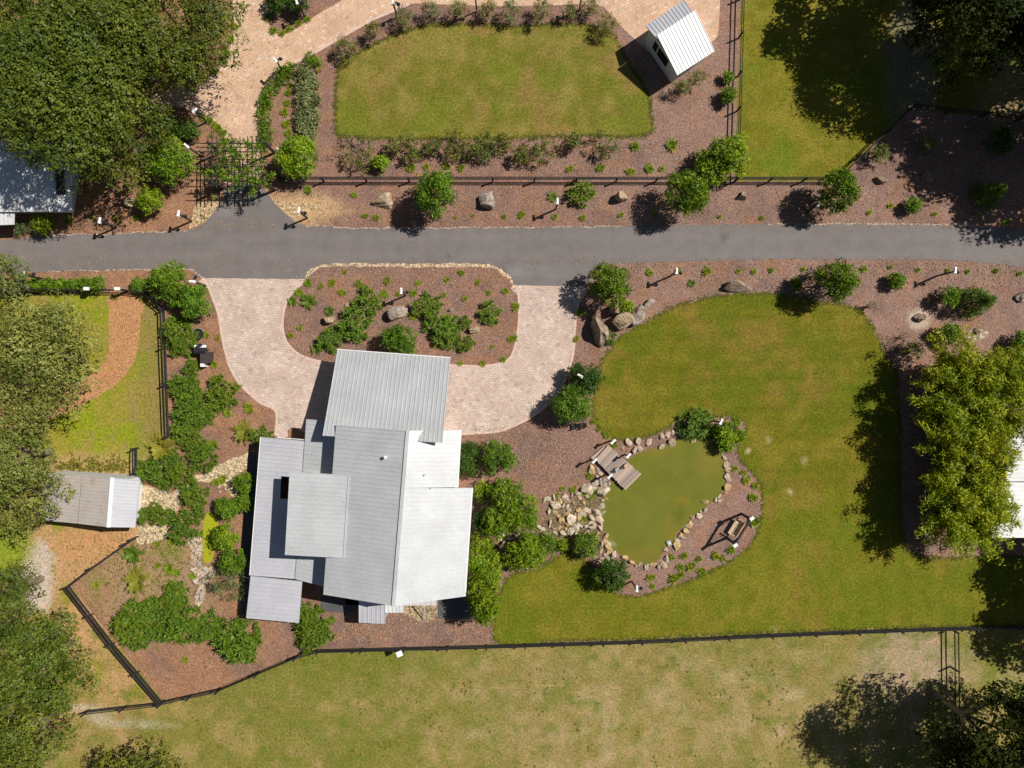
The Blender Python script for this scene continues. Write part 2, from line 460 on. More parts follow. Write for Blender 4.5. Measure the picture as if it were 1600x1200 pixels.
def ribbon(name, pts, width, z, mat, col=None, closed=False, jit=0.0, thick=0.0, side=0.0):
    c = resample([P(a, b) for a, b in pts], closed, 0.35, True, jit, len(pts))
    d = np.gradient(c, axis=0); d /= np.linalg.norm(d, axis=1)[:, None] + 1e-9
    nrm = np.stack([-d[:, 1], d[:, 0]], 1)
    c = c + nrm * side
    w = width * (0.5 + (0.12 * rng.normal(size=len(c)) if jit else 0))
    w = np.asarray(w) * np.ones(len(c))
    a = c + nrm * w[:, None]; b = c - nrm * w[:, None]; n = len(c)
    V = np.concatenate([np.c_[a, np.full(n, z)], np.c_[b, np.full(n, z)]])
    i = np.arange(n - 1)
    F = np.stack([i + n, i + n + 1, i + 1, i], 1)
    me = mesh_np(name, V, F, mat)
    if col is not None:
        ca = me.color_attributes.new('Col', 'FLOAT_COLOR', 'POINT')
        ca.data.foreach_set('color', np.tile(np.array([*col, 1], np.float32), (len(V), 1)).ravel())
    o = obj(name, me); o['kind'] = 'structure'
    return o

def paint_pasture(x, y):
    n1 = fbm(x, y, 60, 4, 1); n2 = fbm(x, y, 22, 4, 2); n3 = fbm(x, y, 150, 3, 3)
    dry = mixc((0.275, 0.21, 0.07), (0.215, 0.18, 0.042), sstep(0.3, 0.7, n2))
    grn = mixc((0.17, 0.165, 0.022), (0.13, 0.15, 0.02), n2)
    g = sstep(0.36, 0.62, n1 + 0.22 * (0.5 - np.abs(y - 1030) / 300) - 0.12)
    c = mixc(dry, grn, g)
    # straw coloured centre of the lower paddock, pinkish towards the right
    t = blob(x, y, 1050, 1110, 420, 120, 1.1, 0.5, 4)
    c = mixc(c, mixc((0.325, 0.24, 0.105), (0.245, 0.19, 0.06), sstep(0.3, 0.7, n2)), t * 0.8 * sstep(0.3, 0.55, n1 + 0.1))
    t = blob(x, y, 1425, 1040, 75, 60, 1.0, 0.5, 5); c = mixc(c, (0.37, 0.27, 0.18), t * 0.75)
    # grass paddock upper right
    t = (x > 1130) & (y < 330)
    up = mixc((0.145, 0.138, 0.012), (0.205, 0.172, 0.022), sstep(0.35, 0.7, n2)); up = mixc(up, (0.13, 0.155, 0.012), sstep(0.5, 0.7, n1))
    c = np.where(t[:, None], up, c)
    t = blob(x, y, 1425, 110, 38, 130, 0.8, 0.4, 6); c = mixc(c, (0.22, 0.185, 0.15), t * 0.6)
    t = blob(x, y, 1590, 160, 60, 60, 0.9, 0.5, 7); c = mixc(c, (0.28, 0.2, 0.12), t * 0.7)
    # orange worn paddock lower left
    t = blob(x, y, 150, 930, 170, 200, 0.7, 0.3, 8) * (y > 740)
    wl = mixc((0.45, 0.265, 0.125), (0.37, 0.235, 0.09), sstep(0.35, 0.65, n2)); wl = mixc(wl, (0.22, 0.22, 0.02), sstep(0.54, 0.70, fbm(x, y, 40, 4, 12)) * 0.9)
    wl = mixc(wl, (0.46, 0.25, 0.11), blob(x, y, 150, 850, 70, 28, 0.8, 0.4, 15))
    c = mixc(c, wl, t)
    t = blob(x, y, 55, 912, 30, 45, 0.5, 0.4, 9) + blob(x, y, 62, 880, 20, 40, 0.6, 0.4, 10); c = mixc(c, (0.50, 0.41, 0.33), np.clip(t, 0, 1) * 0.9)
    for cx, cy, rx, ry in ((135, 1106, 26, 6), (155, 1120, 22, 7), (205, 1130, 50, 6), (245, 1134, 30, 4)):
        c = mixc(c, (0.48, 0.40, 0.29), blob(x, y, cx, cy, rx, ry, 0.8, 0.5, 13) * 0.8)
    t = blob(x, y, 15, 850, 35, 45, 0.7, 0.3, 14); c = mixc(c, (0.20, 0.26, 0.015), t * 0.85)
    c = mixc(c, (0.175, 0.165, 0.032), blob(x, y, 470, 1110, 300, 120, 1.3, 0.5, 24) * 0.75 * sstep(0.3, 0.6, n2))
    # green flecks of weeds
    fl = sstep(0.62, 0.74, fbm(x, y, 16, 3, 21)) * (y > 980)
    c = mixc(c, (0.13, 0.155, 0.022), fl * 0.7)
    c = mixc(c, (0.44, 0.33, 0.19), sstep(0.5, 0.85, fbm(x, y, 30, 4, 22)) * sstep(990, 1060, y) * sstep(600, 900, x) * 0.5)
    return c * (0.84 + 0.32 * fbm(x, y, 9, 3, 23))[:, None]
def paint_lawn(x, y):
    n1 = fbm(x, y, 70, 4, 31); n2 = fbm(x, y, 25, 4, 32); n3 = fbm(x, y, 130, 3, 33)
    c = mixc((0.138, 0.13, 0.009), (0.184, 0.155, 0.017), sstep(0.35, 0.68, n2))
    c = mixc(c, (0.118, 0.132, 0.008), sstep(0.45, 0.62, n1) * 0.9)
    c = mixc(c, (0.21, 0.142, 0.026), sstep(0.53, 0.70, fbm(x, y, 80, 4, 36)) * 0.7)
    c = mixc(c, (0.108, 0.13, 0.008), sstep(0.56, 0.68, fbm(x, y, 35, 4, 38)) * 0.75)
    c = c * (0.86 + 0.28 * fbm(x, y, 9, 3, 39))[:, None]
    st = 0.5 + 0.5 * np.sin((y + 0.05 * x + 6 * n3) / 24.0 * 2 * math.pi)
    c = mixc(c, c * 0.84, st * 0.7 * (y < 760))
    st2 = 0.5 + 0.5 * np.sin((x + 10 * n3) / 34.0 * 2 * math.pi)
    c = mixc(c, np.array((0.15, 0.165, 0.012)), st2 * 0.35 * (y > 760))
    for cx, cy, r in ((1246, 741, 5), (1232, 766, 5), (1259, 722, 5), (1203, 690, 4), (1150, 946, 4), (1210, 987, 5), (1167, 706, 5)):
        c = mixc(c, (0.46, 0.36, 0.2), blob(x, y, cx, cy, r * 0.8, r * 0.8, 0.5, 0.12, 37) * 0.8)
    return c
def paint_lawn_top(x, y):
    n1 = fbm(x, y, 60, 4, 41); n2 = fbm(x, y, 20, 4, 42)
    c = mixc((0.145, 0.138, 0.018), (0.215, 0.175, 0.04), sstep(0.35, 0.68, n2))
    c = mixc(c, (0.135, 0.155, 0.014), sstep(0.48, 0.68, n1) * 0.8)
    c = mixc(c, (0.23, 0.15, 0.045), sstep(0.5, 0.68, fbm(x, y, 70, 4, 43)) * 0.75)
    return c * (0.86 + 0.28 * fbm(x, y, 9, 3, 44))[:, None]
def paint_yard(x, y):
    n1 = fbm(x, y, 40, 4, 51); n2 = fbm(x, y, 18, 4, 52)
    c = mixc((0.22, 0.25, 0.014), (0.27, 0.23, 0.035), sstep(0.4, 0.65, n1))
    c = mixc(c, (0.225, 0.17, 0.055), sstep(195, 240, x + 30 * (n2 - 0.5)) * 0.75)
    c = mixc(c, (0.42, 0.26, 0.13), sstep(700, 728, y + 30 * (n2 - 0.5)) * 0.85)
    return mixc(c, (0.30, 0.19, 0.09), sstep(0.62, 0.75, n2) * 0.5)
def paint_mulch(x, y):
    n1 = fbm(x, y, 50, 4, 61); n2 = fbm(x, y, 18, 3, 62)
    c = mixc((0.285, 0.16, 0.112), (0.235, 0.145, 0.115), n1)
    c = mixc(c, (0.32, 0.175, 0.10), (1 - sstep(330, 520, x + 60 * (n1 - 0.5))) * 0.9)
    c = mixc(c, (0.275, 0.18, 0.145), sstep(820, 1050, x) * 0.6)
    c = mixc(c, (0.185, 0.12, 0.10), sstep(0.5, 0.72, fbm(x, y, 35, 3, 68)) * 0.6)
    c = mixc(c, (0.30, 0.155, 0.085), sstep(0.56, 0.72, n2) * 0.6)
    c = c * (0.8 + 0.4 * fbm(x, y, 12, 3, 69))[:, None]
    for cx, cy, rx, ry in ((460, 330, 60, 25), (500, 322, 40, 14)):
        c = mixc(c, (0.50, 0.34, 0.18), blob(x, y, cx, cy, rx, ry, 1.0, 0.35, 63) * 0.8)
    t = blob(x, y, 1436, 498, 18, 17, 0.5, 0.3, 64); c = mixc(c, (0.50, 0.40, 0.31), t * 0.9)
    t = blob(x, y, 240, 900, 90, 70, 0.9, 0.5, 65); c = mixc(c, (0.34, 0.235, 0.13), t * 0.7)
    g = sstep(0.58, 0.7, fbm(x, y, 25, 3, 66)) * blob(x, y, 230, 900, 90, 100, 0.8, 0.3, 67); c = mixc(c, (0.17, 0.19, 0.03), g * 0.7)
    return c
def paint_road(x, y):
    n = fbm(x, y, 90, 4, 71)
    yy = (y - (384 - (x > 950) * 0)) / 30.0
    c = mixc((0.162, 0.141, 0.134), (0.178, 0.157, 0.148), n)
    tr = np.exp(-((y - 372) / 5) ** 2) + np.exp(-((y - 398) / 6) ** 2)
    c = c * (1 + 0.07 * tr)[:, None] * (0.93 + 0.14 * fbm(x / 6, y, 12, 4, 74))[:, None]
    for cx, cy in ((620, 388), (870, 415), (892, 392), (250, 384), (63, 419), (1010, 404), (1130, 372), (703, 401)):
        c = mixc(c, (0.07, 0.062, 0.06), blob(x, y, cx, cy, 3.5, 2, 1.2, 0.5, int(cx)) * 0.6)
    for cx, cy, rx, ry in ((815, 430, 25, 6), (350, 330, 16, 8), (830, 424, 40, 9)):
        c = mixc(c, (0.22, 0.2, 0.19), blob(x, y, cx, cy, rx, ry, 1.0, 0.5, 72) * 0.5)
    t = sstep(90, 0, x); return mixc(c, (0.2, 0.165, 0.15), t * 0.5)
def paint_pond(x, y):
    n = fbm(x, y, 50, 4, 81)
    c = mixc((0.138, 0.145, 0.02), (0.155, 0.158, 0.026), n)
    dx, dy = (x - 1035) / 95, (y - 775) / 105
    c = mixc(c, (0.24, 0.18, 0.035), blob(x, y, 1112, 712, 22, 45, 1.2, 0.4, 82) * 0.4)
    c = mixc(c, (0.25, 0.17, 0.02), blob(x, y, 1066, 783, 12, 8, 0.8, 0.3, 83) * 0.55)
    c = mixc(c, (0.25, 0.17, 0.025), blob(x, y, 1048, 832, 10, 25, 1.0, 0.4, 84) * 0.3)
    c = mixc(c, (0.22, 0.15, 0.03), blob(x, y, 1015, 868, 45, 14, 1.0, 0.4, 85) * 0.35)
    c = mixc(c, (0.10, 0.10, 0.012), blob(x, y, 1062, 803, 8, 16, 1.2, 0.4, 86) * 0.5)
    c = mixc(c, (0.24, 0.17, 0.03), blob(x, y, 1025, 705, 35, 10, 1.0, 0.4, 87) * 0.3)
    c = mixc(c, (0.34, 0.32, 0.2), blob(x, y, 957, 850, 8, 5, 1.2, 0.6, 88) * 0.6)
    return c

far = obj('ground', mesh_np('ground', [(-900, -900, -0.02), (900, -900, -0.02), (900, 900, -0.02), (-900, 900, -0.02)], [np.array([[0, 1, 2, 3]])], m_plain('far_grass', (0.17, 0.15, 0.03), 0.95, 0.1, 0.25, 0.3)))
far['kind'] = 'structure'
sheet('pasture', [(-320, -320), (1920, -320), (1920, 1520), (-320, 1520)], 0.0, M['grass'], paint_pasture, 0.55, False)
sheet('mulch_bed', [(-200, -250), (1157, -250), (1157, 0), (1148, 283), (1305, 283), (1422, 172), (1640, 192), (1900, 210), (1900, 365), (1200, 352), (0, 380), (-200, 380)], 0.004, M['mulch'], paint_mulch, 0.6, False)
sheet('mulch_bed', [(-200, 400), (1200, 380), (1900, 390), (1900, 872), (1545, 872), (1400, 890), (1000, 1000), (775, 1006), (700, 1009), (500, 1014), (465, 1023), (345, 1076), (255, 1094), (109, 914), (214, 838), (214, 736), (264, 680), (258, 484), (228, 459), (-200, 461)], 0.004, M['mulch'], paint_mulch, 0.5, False)
LAWN_A = [(530, 104), (555, 85), (600, 62), (640, 46), (675, 39), (740, 38), (800, 41), (860, 38), (925, 40), (958, 55), (975, 85), (1000, 125), (1014, 150), (1017, 178), (1010, 211), (900, 212), (780, 216), (625, 217), (560, 214), (527, 210), (524, 180)]
sheet('lawn', LAWN_A, 0.008, M['grass'], paint_lawn_top, 0.5, True, 0.09)
LAWN_B = [(942, 562), (955, 542), (975, 522), (1000, 508), (1020, 498), (1050, 481), (1100, 466), (1145, 461), (1200, 459), (1245, 465), (1285, 473), (1325, 478), (1352, 494), (1370, 522), (1384, 556), (1400, 580), (1404, 640), (1406, 760), (1412, 840), (1430, 866), (1480, 872), (1548, 870), (1700, 868), (1700, 972), (1600, 976), (1400, 982), (1200, 988), (1000, 998), (880, 1001), (777, 1003), (779, 936), (790, 908), (805, 896), (839, 889), (857, 878), (887, 862), (906, 870), (929, 888), (944, 916), (968, 928), (992, 932), (1040, 920), (1084, 905), (1124, 886), (1166, 859), (1184, 829), (1191, 797), (1190, 765), (1177, 740), (1158, 720), (1153, 692), (1166, 674), (1159, 657), (1116, 651), (1065, 654), (1050, 666), (1005, 683), (962, 686), (940, 672), (928, 651), (927, 622), (936, 580)]
sheet('lawn', LAWN_B, 0.008, M['grass'], paint_lawn, 0.5, True, 0.1)
sheet('lawn', [(-120, 462), (60, 458), (226, 462), (256, 486), (262, 600), (263, 682), (215, 732), (212, 742), (120, 742), (60, 735), (-120, 740)], 0.003, M['grass'], paint_yard, 0.5, False, 0.05)
sheet('mulch_path', [(172, 455), (228, 455), (224, 480), (219, 520), (210, 560), (194, 588), (168, 610), (135, 630), (90, 650), (0, 670), (0, 600), (80, 600), (135, 590), (160, 570), (170, 540), (169, 480)], 0.010, M['mulch'], (0.46, 0.24, 0.115), 0.8, True, 0.06)
road_top = [(-60, 376), (0, 375), (80, 368), (140, 366), (265, 362), (295, 359), (317, 350), (332, 335), (350, 309), (354, 290), (404, 290), (430, 318), (457, 342), (482, 353), (600, 356), (800, 355), (975, 353), (1200, 350), (1462, 350), (1562, 357), (1700, 368)]
road_bot = [(1700, 430), (1600, 418), (1530, 410), (1462, 406), (1200, 405), (975, 411), (940, 416), (922, 428), (912, 446), (800, 445), (800, 440), (790, 425), (770, 415), (740, 412.5), (625, 412), (525, 412), (500, 414), (487, 422), (477, 436), (317, 434), (305, 425), (287, 420), (175, 422), (75, 424), (0, 428), (-60, 430)]
sheet('asphalt_road', road_top + road_bot, 0.024, M['asphalt'], paint_road, 0.6, True, 0.025)
isl = [(477, 437), (464, 450), (448, 472), (442, 497), (443, 520), (449, 536), (462, 550), (482, 560), (510, 566), (560, 569), (640, 571), (704, 571), (754, 572), (781, 568), (796, 560), (805, 540), (811, 500), (810, 462), (802, 445)]
outerL = [(317, 434), (326, 450), (340, 487), (346, 520), (351, 545), (360, 575), (376, 601), (405, 628), (431, 643), (430, 680)]
outerR = [(912, 446), (902, 480), (898, 515), (896, 550), (888, 580), (874, 610), (855, 633), (831, 651), (797, 668), (771, 675), (720, 678)]
sheet('paver_drive', [(317, 434), (477, 436)] + isl[1:-1] + [(800, 446)] + outerR + [(640, 690), (520, 690), (454, 668), (450, 682)] + outerL[::-1][:-1], 0.014, M['paver'], None, 0, True)
for nm, pts in (('paver_border', outerL), ('paver_border', outerR), ('paver_border', isl)):
    ribbon(nm, pts, 0.22, 0.03, M['edge'])
ribbon('gravel_strip', [(478, 436), (487, 424), (500, 416.5), (525, 414.5), (625, 414.5), (740, 415), (770, 417.5), (788, 427), (799, 440), (803, 452)], 0.34, 0.034, M['gravel'], (0.62, 0.46, 0.3), False, 0.05)
for pts in ([(75, 424), (175, 422.5), (287, 420.5), (305, 425), (316, 434)], [(480, 353), (600, 356.5), (800, 355.5), (975, 353.5)], [(80, 368), (140, 366), (265, 362), (293, 359)], [(1200, 350), (1462, 350), (1560, 357)]):
    ribbon('gravel_strip', pts, 0.14, 0.03, M['gravel'], (0.44, 0.33, 0.26), False, 0.05)
top_l = [(366, -60), (366, 0), (366, 50), (360, 75), (346, 108), (325, 122), (290, 130), (267, 140), (240, 150), (240, 165), (267, 163), (312, 174), (337, 190), (350, 205), (354, 220), (354, 296)]
top_r = [(404, 296), (404, 215), (406, 162), (415, 140), (430, 120), (457, 100), (492, 82), (530, 60), (580, 32), (617, 16), (640, 6), (720, 8), (800, 10), (870, 8), (935, 8), (955, 25), (972, 42), (985, 55), (1040, 95), (1112, 66), (1121, 57), (1125, 0), (1125, -60)]
sheet('paver_drive', top_l + top_r, 0.014, M['paver_o'], None, 0, True)
ribbon('paver_border', [(404, 215), (406, 162), (415, 140), (430, 120), (457, 100), (492, 82), (530, 60), (580, 32), (617, 16), (640, 6)], 0.25, 0.018, M['edge'])
ribbon('paver_border', [(366, 0), (366, 50), (360, 75), (346, 108), (325, 122)], 0.25, 0.018, M['edge'])
ribbon('paver_border', [(267, 163), (312, 174), (337, 190), (350, 205), (354, 220)], 0.25, 0.018, M['edge'])
sheet('mulch_bed', [(418, -60), (419, 32), (427, 51), (442, 56), (462, 46), (500, 20), (535, 0), (560, -60)], 0.02, M['mulch'], paint_mulch, 0.6, False, 0.03)
gcol = (0.60, 0.43, 0.24)
sheet('gravel_patch', [(310, 318), (347, 310), (332, 334), (317, 349), (296, 358), (302, 335)], 0.016, M['gravel'], gcol, 0.8, True, 0.06)
sheet('gravel_patch', [(424, 312), (446, 314), (490, 320), (505, 324), (480, 330), (462, 338), (452, 338), (436, 324)], 0.016, M['gravel'], (0.58, 0.40, 0.22), 0.8, True, 0.1)
sheet('gravel_path', [(350, 722), (386, 709), (402, 706), (402, 728), (384, 733), (367, 752), (374, 765), (366, 778), (356, 764), (340, 756), (316, 752), (296, 758), (284, 774), (276, 800), (262, 838), (216, 850), (216, 820), (232, 818), (226, 796), (216, 790), (216, 762), (240, 760), (262, 772), (276, 764), (290, 750), (320, 738)], 0.018, M['gravel'], (0.64, 0.49, 0.30), 0.7, True, 0.06)
sheet('gravel_path', [(316, 884), (334, 880), (336, 896), (324, 912), (320, 935), (312, 950), (304, 946), (308, 920), (304, 905), (300, 880), (298, 840), (314, 838)], 0.018, M['gravel'], (0.56, 0.43, 0.31), 0.7, True, 0.1)
sheet('algae_pool', [(318, 814), (329, 799), (339, 806), (341, 824), (336, 845), (335, 862), (330, 878), (322, 880), (317, 868)], 0.022, m_plain('duckweed', (0.32, 0.33, 0.012), 0.7, 0.2, 0.12, 5), None, 0, True)
sheet('gravel_bed', [(631, 944), (684, 944), (684, 966), (660, 970), (631, 960)], 0.016, M['gravel'], (0.42, 0.31, 0.18), 0.7, True, 0.08)
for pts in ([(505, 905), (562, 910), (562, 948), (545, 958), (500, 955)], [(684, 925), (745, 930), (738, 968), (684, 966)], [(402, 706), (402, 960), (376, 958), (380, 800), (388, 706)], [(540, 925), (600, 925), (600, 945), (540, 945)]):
    sheet('patio_slab', pts, 0.03, M['concrete_shade'], None, 0, False)
pond_pts = [(943, 775), (940, 795), (943, 820), (950, 846), (962, 860), (985, 876), (1002, 882), (1018, 881), (1033, 872), (1038, 858), (1052, 848), (1058, 832), (1072, 820), (1084, 806), (1105, 790), (1121, 778), (1130, 764), (1133, 740), (1131, 722), (1123, 701), (1106, 686), (1085, 684), (1065, 684), (1042, 693), (1012, 703), (990, 712), (975, 726), (962, 745)]
sheet('pond_water', pond_pts, 0.03, M['water'], paint_pond, 0.4, True, 0.05)
sheet('rock_bed', [(858, 788), (880, 778), (905, 776), (925, 760), (945, 756), (960, 752), (955, 775), (945, 800), (948, 830), (962, 862), (945, 872), (925, 845), (905, 838), (880, 838), (855, 842), (800, 842), (780, 846), (778, 836), (822, 830), (850, 815)], 0.02, M['gravel'], (0.23, 0.165, 0.09), 0.6, True, 0.1)
for cx, cy, rx, ry in ((1527, 522, 20, 8),):
    sheet('gravel_patch', [(cx + rx * math.cos(a), cy + ry * math.sin(a)) for a in np.linspace(0, 2 * math.pi, 10)[:-1]], 0.018, M['gravel'], (0.52, 0.41, 0.31), 0.7, True, 0.12)

# ------------------------------------------------------------------ buildings
def roof_panel(parent, corners, mat, along=0, pitch=0.4, name='roof_panel', thick=0.10, rib=(0.05, 0.042)):
    """one metal roof plane; ribs run from edge 0-1 to edge 3-2 (along=0) or from 0-3 to 1-2 (along=1)"""
    c = [P3(*q) for q in corners]
    # keep the plane flat: fit a least squares plane to the heights
    A = np.array([[v.x, v.y, 1] for v in c]); s = np.linalg.lstsq(A, np.array([v.z for v in c]), rcond=None)[0]
    for v in c: v.z = float(s[0] * v.x + s[1] * v.y + s[2])
    base = parent.location
    c = [v - base for v in c]
    cc = c if (c[1] - c[0]).cross(c[2] - c[0]).z > 0 else c[::-1]
    m = MB(); m.prism(cc, thick)
    o = m.build(name, mat, parent)
    r = MB()
    e0, e1 = ((c[0], c[1]), (c[3], c[2])) if along == 0 else ((c[0], c[3]), (c[1], c[2]))
    n = max(2, int(round((e0[1] - e0[0]).length / pitch)))
    up = Vector((0, 0, rib[1] / 2 - 0.002))
    for i in range(n + 1):
        t = min(max(i / n, 0.004), 0.996)
        a = e0[0].lerp(e0[1], t) + up; b = e1[0].lerp(e1[1], t) + up
        d = (b - a).normalized() * 0.02
        r.bar(a + d, b - d, rib[0], rib[1])
    ro = r.build('roof_rib', mat, o); ro['kind'] = 'stuff'
    return o, c

def wall_ring(parent, corners, mat, inset=0.45, drop=0.14, base=0.0, thick=0.16, name='wall'):
    """four walls under a roof plane, each a part"""
    c = [P3(*q) for q in corners]
    A = np.array([[v.x, v.y, 1] for v in c]); s = np.linalg.lstsq(A, np.array([v.z for v in c]), rcond=None)[0]
    cen = sum((Vector((v.x, v.y, 0)) for v in c), Vector()) / 4
    q = []
    for v in c:
        d = Vector((v.x, v.y, 0)) - cen
        k = 1 - inset * 1.4 / d.length
        p = cen + d * k; p.z = s[0] * p.x + s[1] * p.y + s[2] - drop
        q.append(p)
    for i in range(4):
        a, b = q[i], q[(i + 1) % 4]
        d = (b - a); d.z = 0; n = Vector((-d.y, d.x, 0)).normalized()
        if n.dot(cen - (a + b) / 2) < 0: n = -n
        t = d.normalized() * thick
        aa, bb = a + t * 0.5, b - t * 0.5
        m = MB()
        m.prism([v - parent.location for v in (aa, bb, bb + n * thick, aa + n * thick)], [base] * 4)
        m.build(name, mat, parent)
    return q

house = empty('house', P3(600, 780), label='large metal roofed house with a carport beside the paver drive', cat='house')
RW = [(525, 664, 5.5), (637, 673, 7.0), (614.5, 947, 7.0), (505, 929, 5.5)]
roof_panel(house, RW, M['galv'], 1)
_p0, _p1, _p2 = P3(637.3, 673, 7.0), P3(614.8, 947, 7.0), P3(737.5, 762.3, 4.0)
_n = (_p1 - _p0).cross(_p2 - _p0)
def on_east(px, py, h=5.0):
    for _ in range(30):
        x, y = P(px, py, h); h = _p0.z - (_n.x * (x - _p0.x) + _n.y * (y - _p0.y)) / _n.z
    return (px, py, h)
REN = [(637.3, 673, 7.0), on_east(719.5, 672), on_east(714.5, 761), on_east(630.1, 762)]
RES = [on_east(630, 762.1), on_east(737.5, 762.3), on_east(726, 932), (614.8, 947, 7.0)]
roof_panel(house, REN, M['galv'], 1); roof_panel(house, RES, M['galv'], 1)
rc = MB(); rc.bar(P3(637, 673, 7.06) - house.location, P3(614.5, 947, 7.06) - house.location, 0.3, 0.05); rc.build('ridge_cap', M['galv'], house)
CP = [(527, 547, 3.1), (703.7, 560, 4.7), (691, 692, 6.95), (504, 680.7, 5.25)]
roof_panel(house, CP, M['galv'], 0)
DM = [(452.5, 737, 6.1), (545, 742.5, 5.95), (537, 872, 5.95), (445, 867, 6.1)]
roof_panel(house, DM, M['galv'], 1)
def la(p, q, t): return tuple(a + (b - a) * t for a, b in zip(p, q))
A0, A1, A2, A3 = (408, 683, 2.7), (475, 689, 2.95), (460, 904.5, 2.95), (391, 899, 2.7)
ya, yb = (743 - 686) / 214, (778 - 686) / 214
La, Ra, Lb, Rb = la(A0, A3, ya), la(A1, A2, ya), la(A0, A3, yb), la(A1, A2, yb)
def xs(l, r, x): return la(l, r, (x - l[0]) / (r[0] - l[0]))
for q in ([A0, A1, Ra, La], [La, xs(La, Ra, 439), xs(Lb, Rb, 437.5), Lb], [xs(La, Ra, 453), Ra, Rb, xs(Lb, Rb, 452)], [Lb, Rb, A2, A3]):
    roof_panel(house, q, M['galv_l'], 1)
roof_panel(house, [(478.5, 655, 2.97), (529, 659, 3.45), (507, 917, 3.45), (461, 905, 2.97)], M['galv'], 1)
roof_panel(house, [(391.5, 900, 2.75), (472, 908.5, 2.85), (467, 973, 2.5), (384.5, 965.5, 2.4)], M['galv_l'], 1, 0.4)
roof_panel(house, [(561, 938, 2.9), (602, 943, 2.9), (602, 975, 2.5), (561, 973, 2.5)], M['galv_l'], 0, 0.42)
roof_panel(house, [(600, 938, 2.6), (631.5, 938, 2.6), (631.5, 957.5, 2.35), (603, 957.5, 2.35)], M['galv_w'], 0, 0.4)
roof_panel(house, [(632, 932, 2.3), (683, 930, 2.3), (683, 946, 2.1), (632, 946.5, 2.1)], m_metal_roof('beige_roof', (0.66, 0.61, 0.59), 0.6, 0.05), 0, 0.5)
wall_ring(house, [RW[0], (719.5, 672, 4.7), (714, 932, 4.9), RW[3]], M['siding'], 0.55, 0.6)
wall_ring(house, [A0, (520, 689, 2.95), (505, 905, 2.95), A3], M['siding'], 0.5, 0.2)
wall_ring(house, [(460, 745, 6.1), (540, 750, 6.1), (532, 865, 6.1), (452, 860, 6.1)], M['siding'], 0.25, 0.15, 2.6)
fm = MB(); fm.bar(P3(434, 683.5, 2.5) - house.location, P3(476, 687, 2.6) - house.location, 0.05, 0.3); fm.build('fascia', M['white'], house)
for q in ((535, 556, 2.75), (612, 562, 2.8), (692, 568, 2.85), (688, 625, 3.9), (530, 615, 3.8)):
    m = MB(); b = P3(*q) - house.location; m.bar((b.x, b.y, 0), b, 0.18, 0.18); m.build('carport_post', M['white'], house)
for q in ((393, 962, 2.25), (460, 968, 2.3), (565, 969, 2.35), (598, 970, 2.35), (680, 943, 2.0)):
    m = MB(); b = P3(*q) - house.location; m.bar((b.x, b.y, 0), b, 0.12, 0.12); m.build('porch_post', M['white'], house)
m = MB(); b = P3(603, 714, 6.65) - house.location; m.lathe(b - Vector((0, 0, 0.3)), [(0.07, 0), (0.07, 0.6), (0.14, 0.6), (0.14, 0.72), (0.03, 0.78)]); m.build('vent_pipe', M['white'], house)
for a_, b_ in ((RES[1], RES[2]), (REN[1], REN[2]), (A0, A3), (CP[0], CP[1])):
    m = MB(); dz = Vector((0, 0, -0.07)); out_ = Vector((0.05 if a_[0] > 650 else -0.05, 0, 0)) if a_ is not CP[0] else Vector((0, 0.07, 0))
    m.bar(P3(*a_) - house.location + dz + out_, P3(*b_) - house.location + dz + out_, 0.1, 0.1); m.build('gutter', M['white'], house)
for px_, py_ in ((664, 742), (674, 762)):
    q_ = on_east(px_, py_); m = MB(); m.lathe(P3(*q_) - house.location - Vector((0, 0, .1)), [(0.05, 0), (0.05, 0.28), (0.08, 0.28), (0.07, 0.34)], 8); m.build('vent_pipe', M['galv_l'], house)
m = MB(); m.bar(P3(545.5, 742.5, 6.0) - house.location, P3(537.5, 872, 6.0) - house.location, 0.16, 0.04); m.build('flashing', M['galv_l'], house)
m = MB(); a = P3(664, 947, 1.95) - house.location; b = P3(662, 968, 0.1) - house.location; m.bar(a, b, 0.07, 0.07); m.build('downpipe', M['white'], house)

shed = empty('shed', P3(1050, 80), label='small white shed with two dark windows below the fenced corner', cat='shed')
S1 = [(1026.7, 55, 4.0), (1086.5, 15.8, 4.0), (1116.8, 79.8, 2.75), (1058.3, 117.6, 2.75)]
S2 = [(1008.8, 39.9, 3.1), (1068.7, 0, 3.1), (1082, 19.5, 3.55), (1023.5, 57.5, 3.55)]
roof_panel(shed, S1, M['galv_w'], 0, 0.36); roof_panel(shed, S2, M['galv_l'], 0, 0.36)
sq = wall_ring(shed, [S2[0], S2[1], S1[2], S1[3]], M['siding'], 0.3, 0.15)
a, b = sq[3], sq[0]
dn = (b - a); dn.z = 0; dl = dn.length; dn.normalize(); nn = Vector((-dn.y, dn.x, 0))
cen = sum(sq, Vector()) / 4
if nn.dot(cen - a) > 0: nn = -nn
for t0, t1 in ((0.28, 0.60), (0.64, 0.76)):
    p0 = a + dn * dl * t0; p1 = a + dn * dl * t1; mid = (p0 + p1) / 2 + nn * 0.03; mid.z = 1.75
    rz = math.atan2(dn.y, dn.x)
    fr = MB(); fr.box(mid - shed.location, ((p1 - p0).length, 0.06, 1.25), rz); f = fr.build('window', M['black'], shed)
    g = MB(); g.box(mid + nn * 0.035 - shed.location, ((p1 - p0).length - 0.16, 0.02, 1.1), rz); g.build('pane', M['glass'], f)

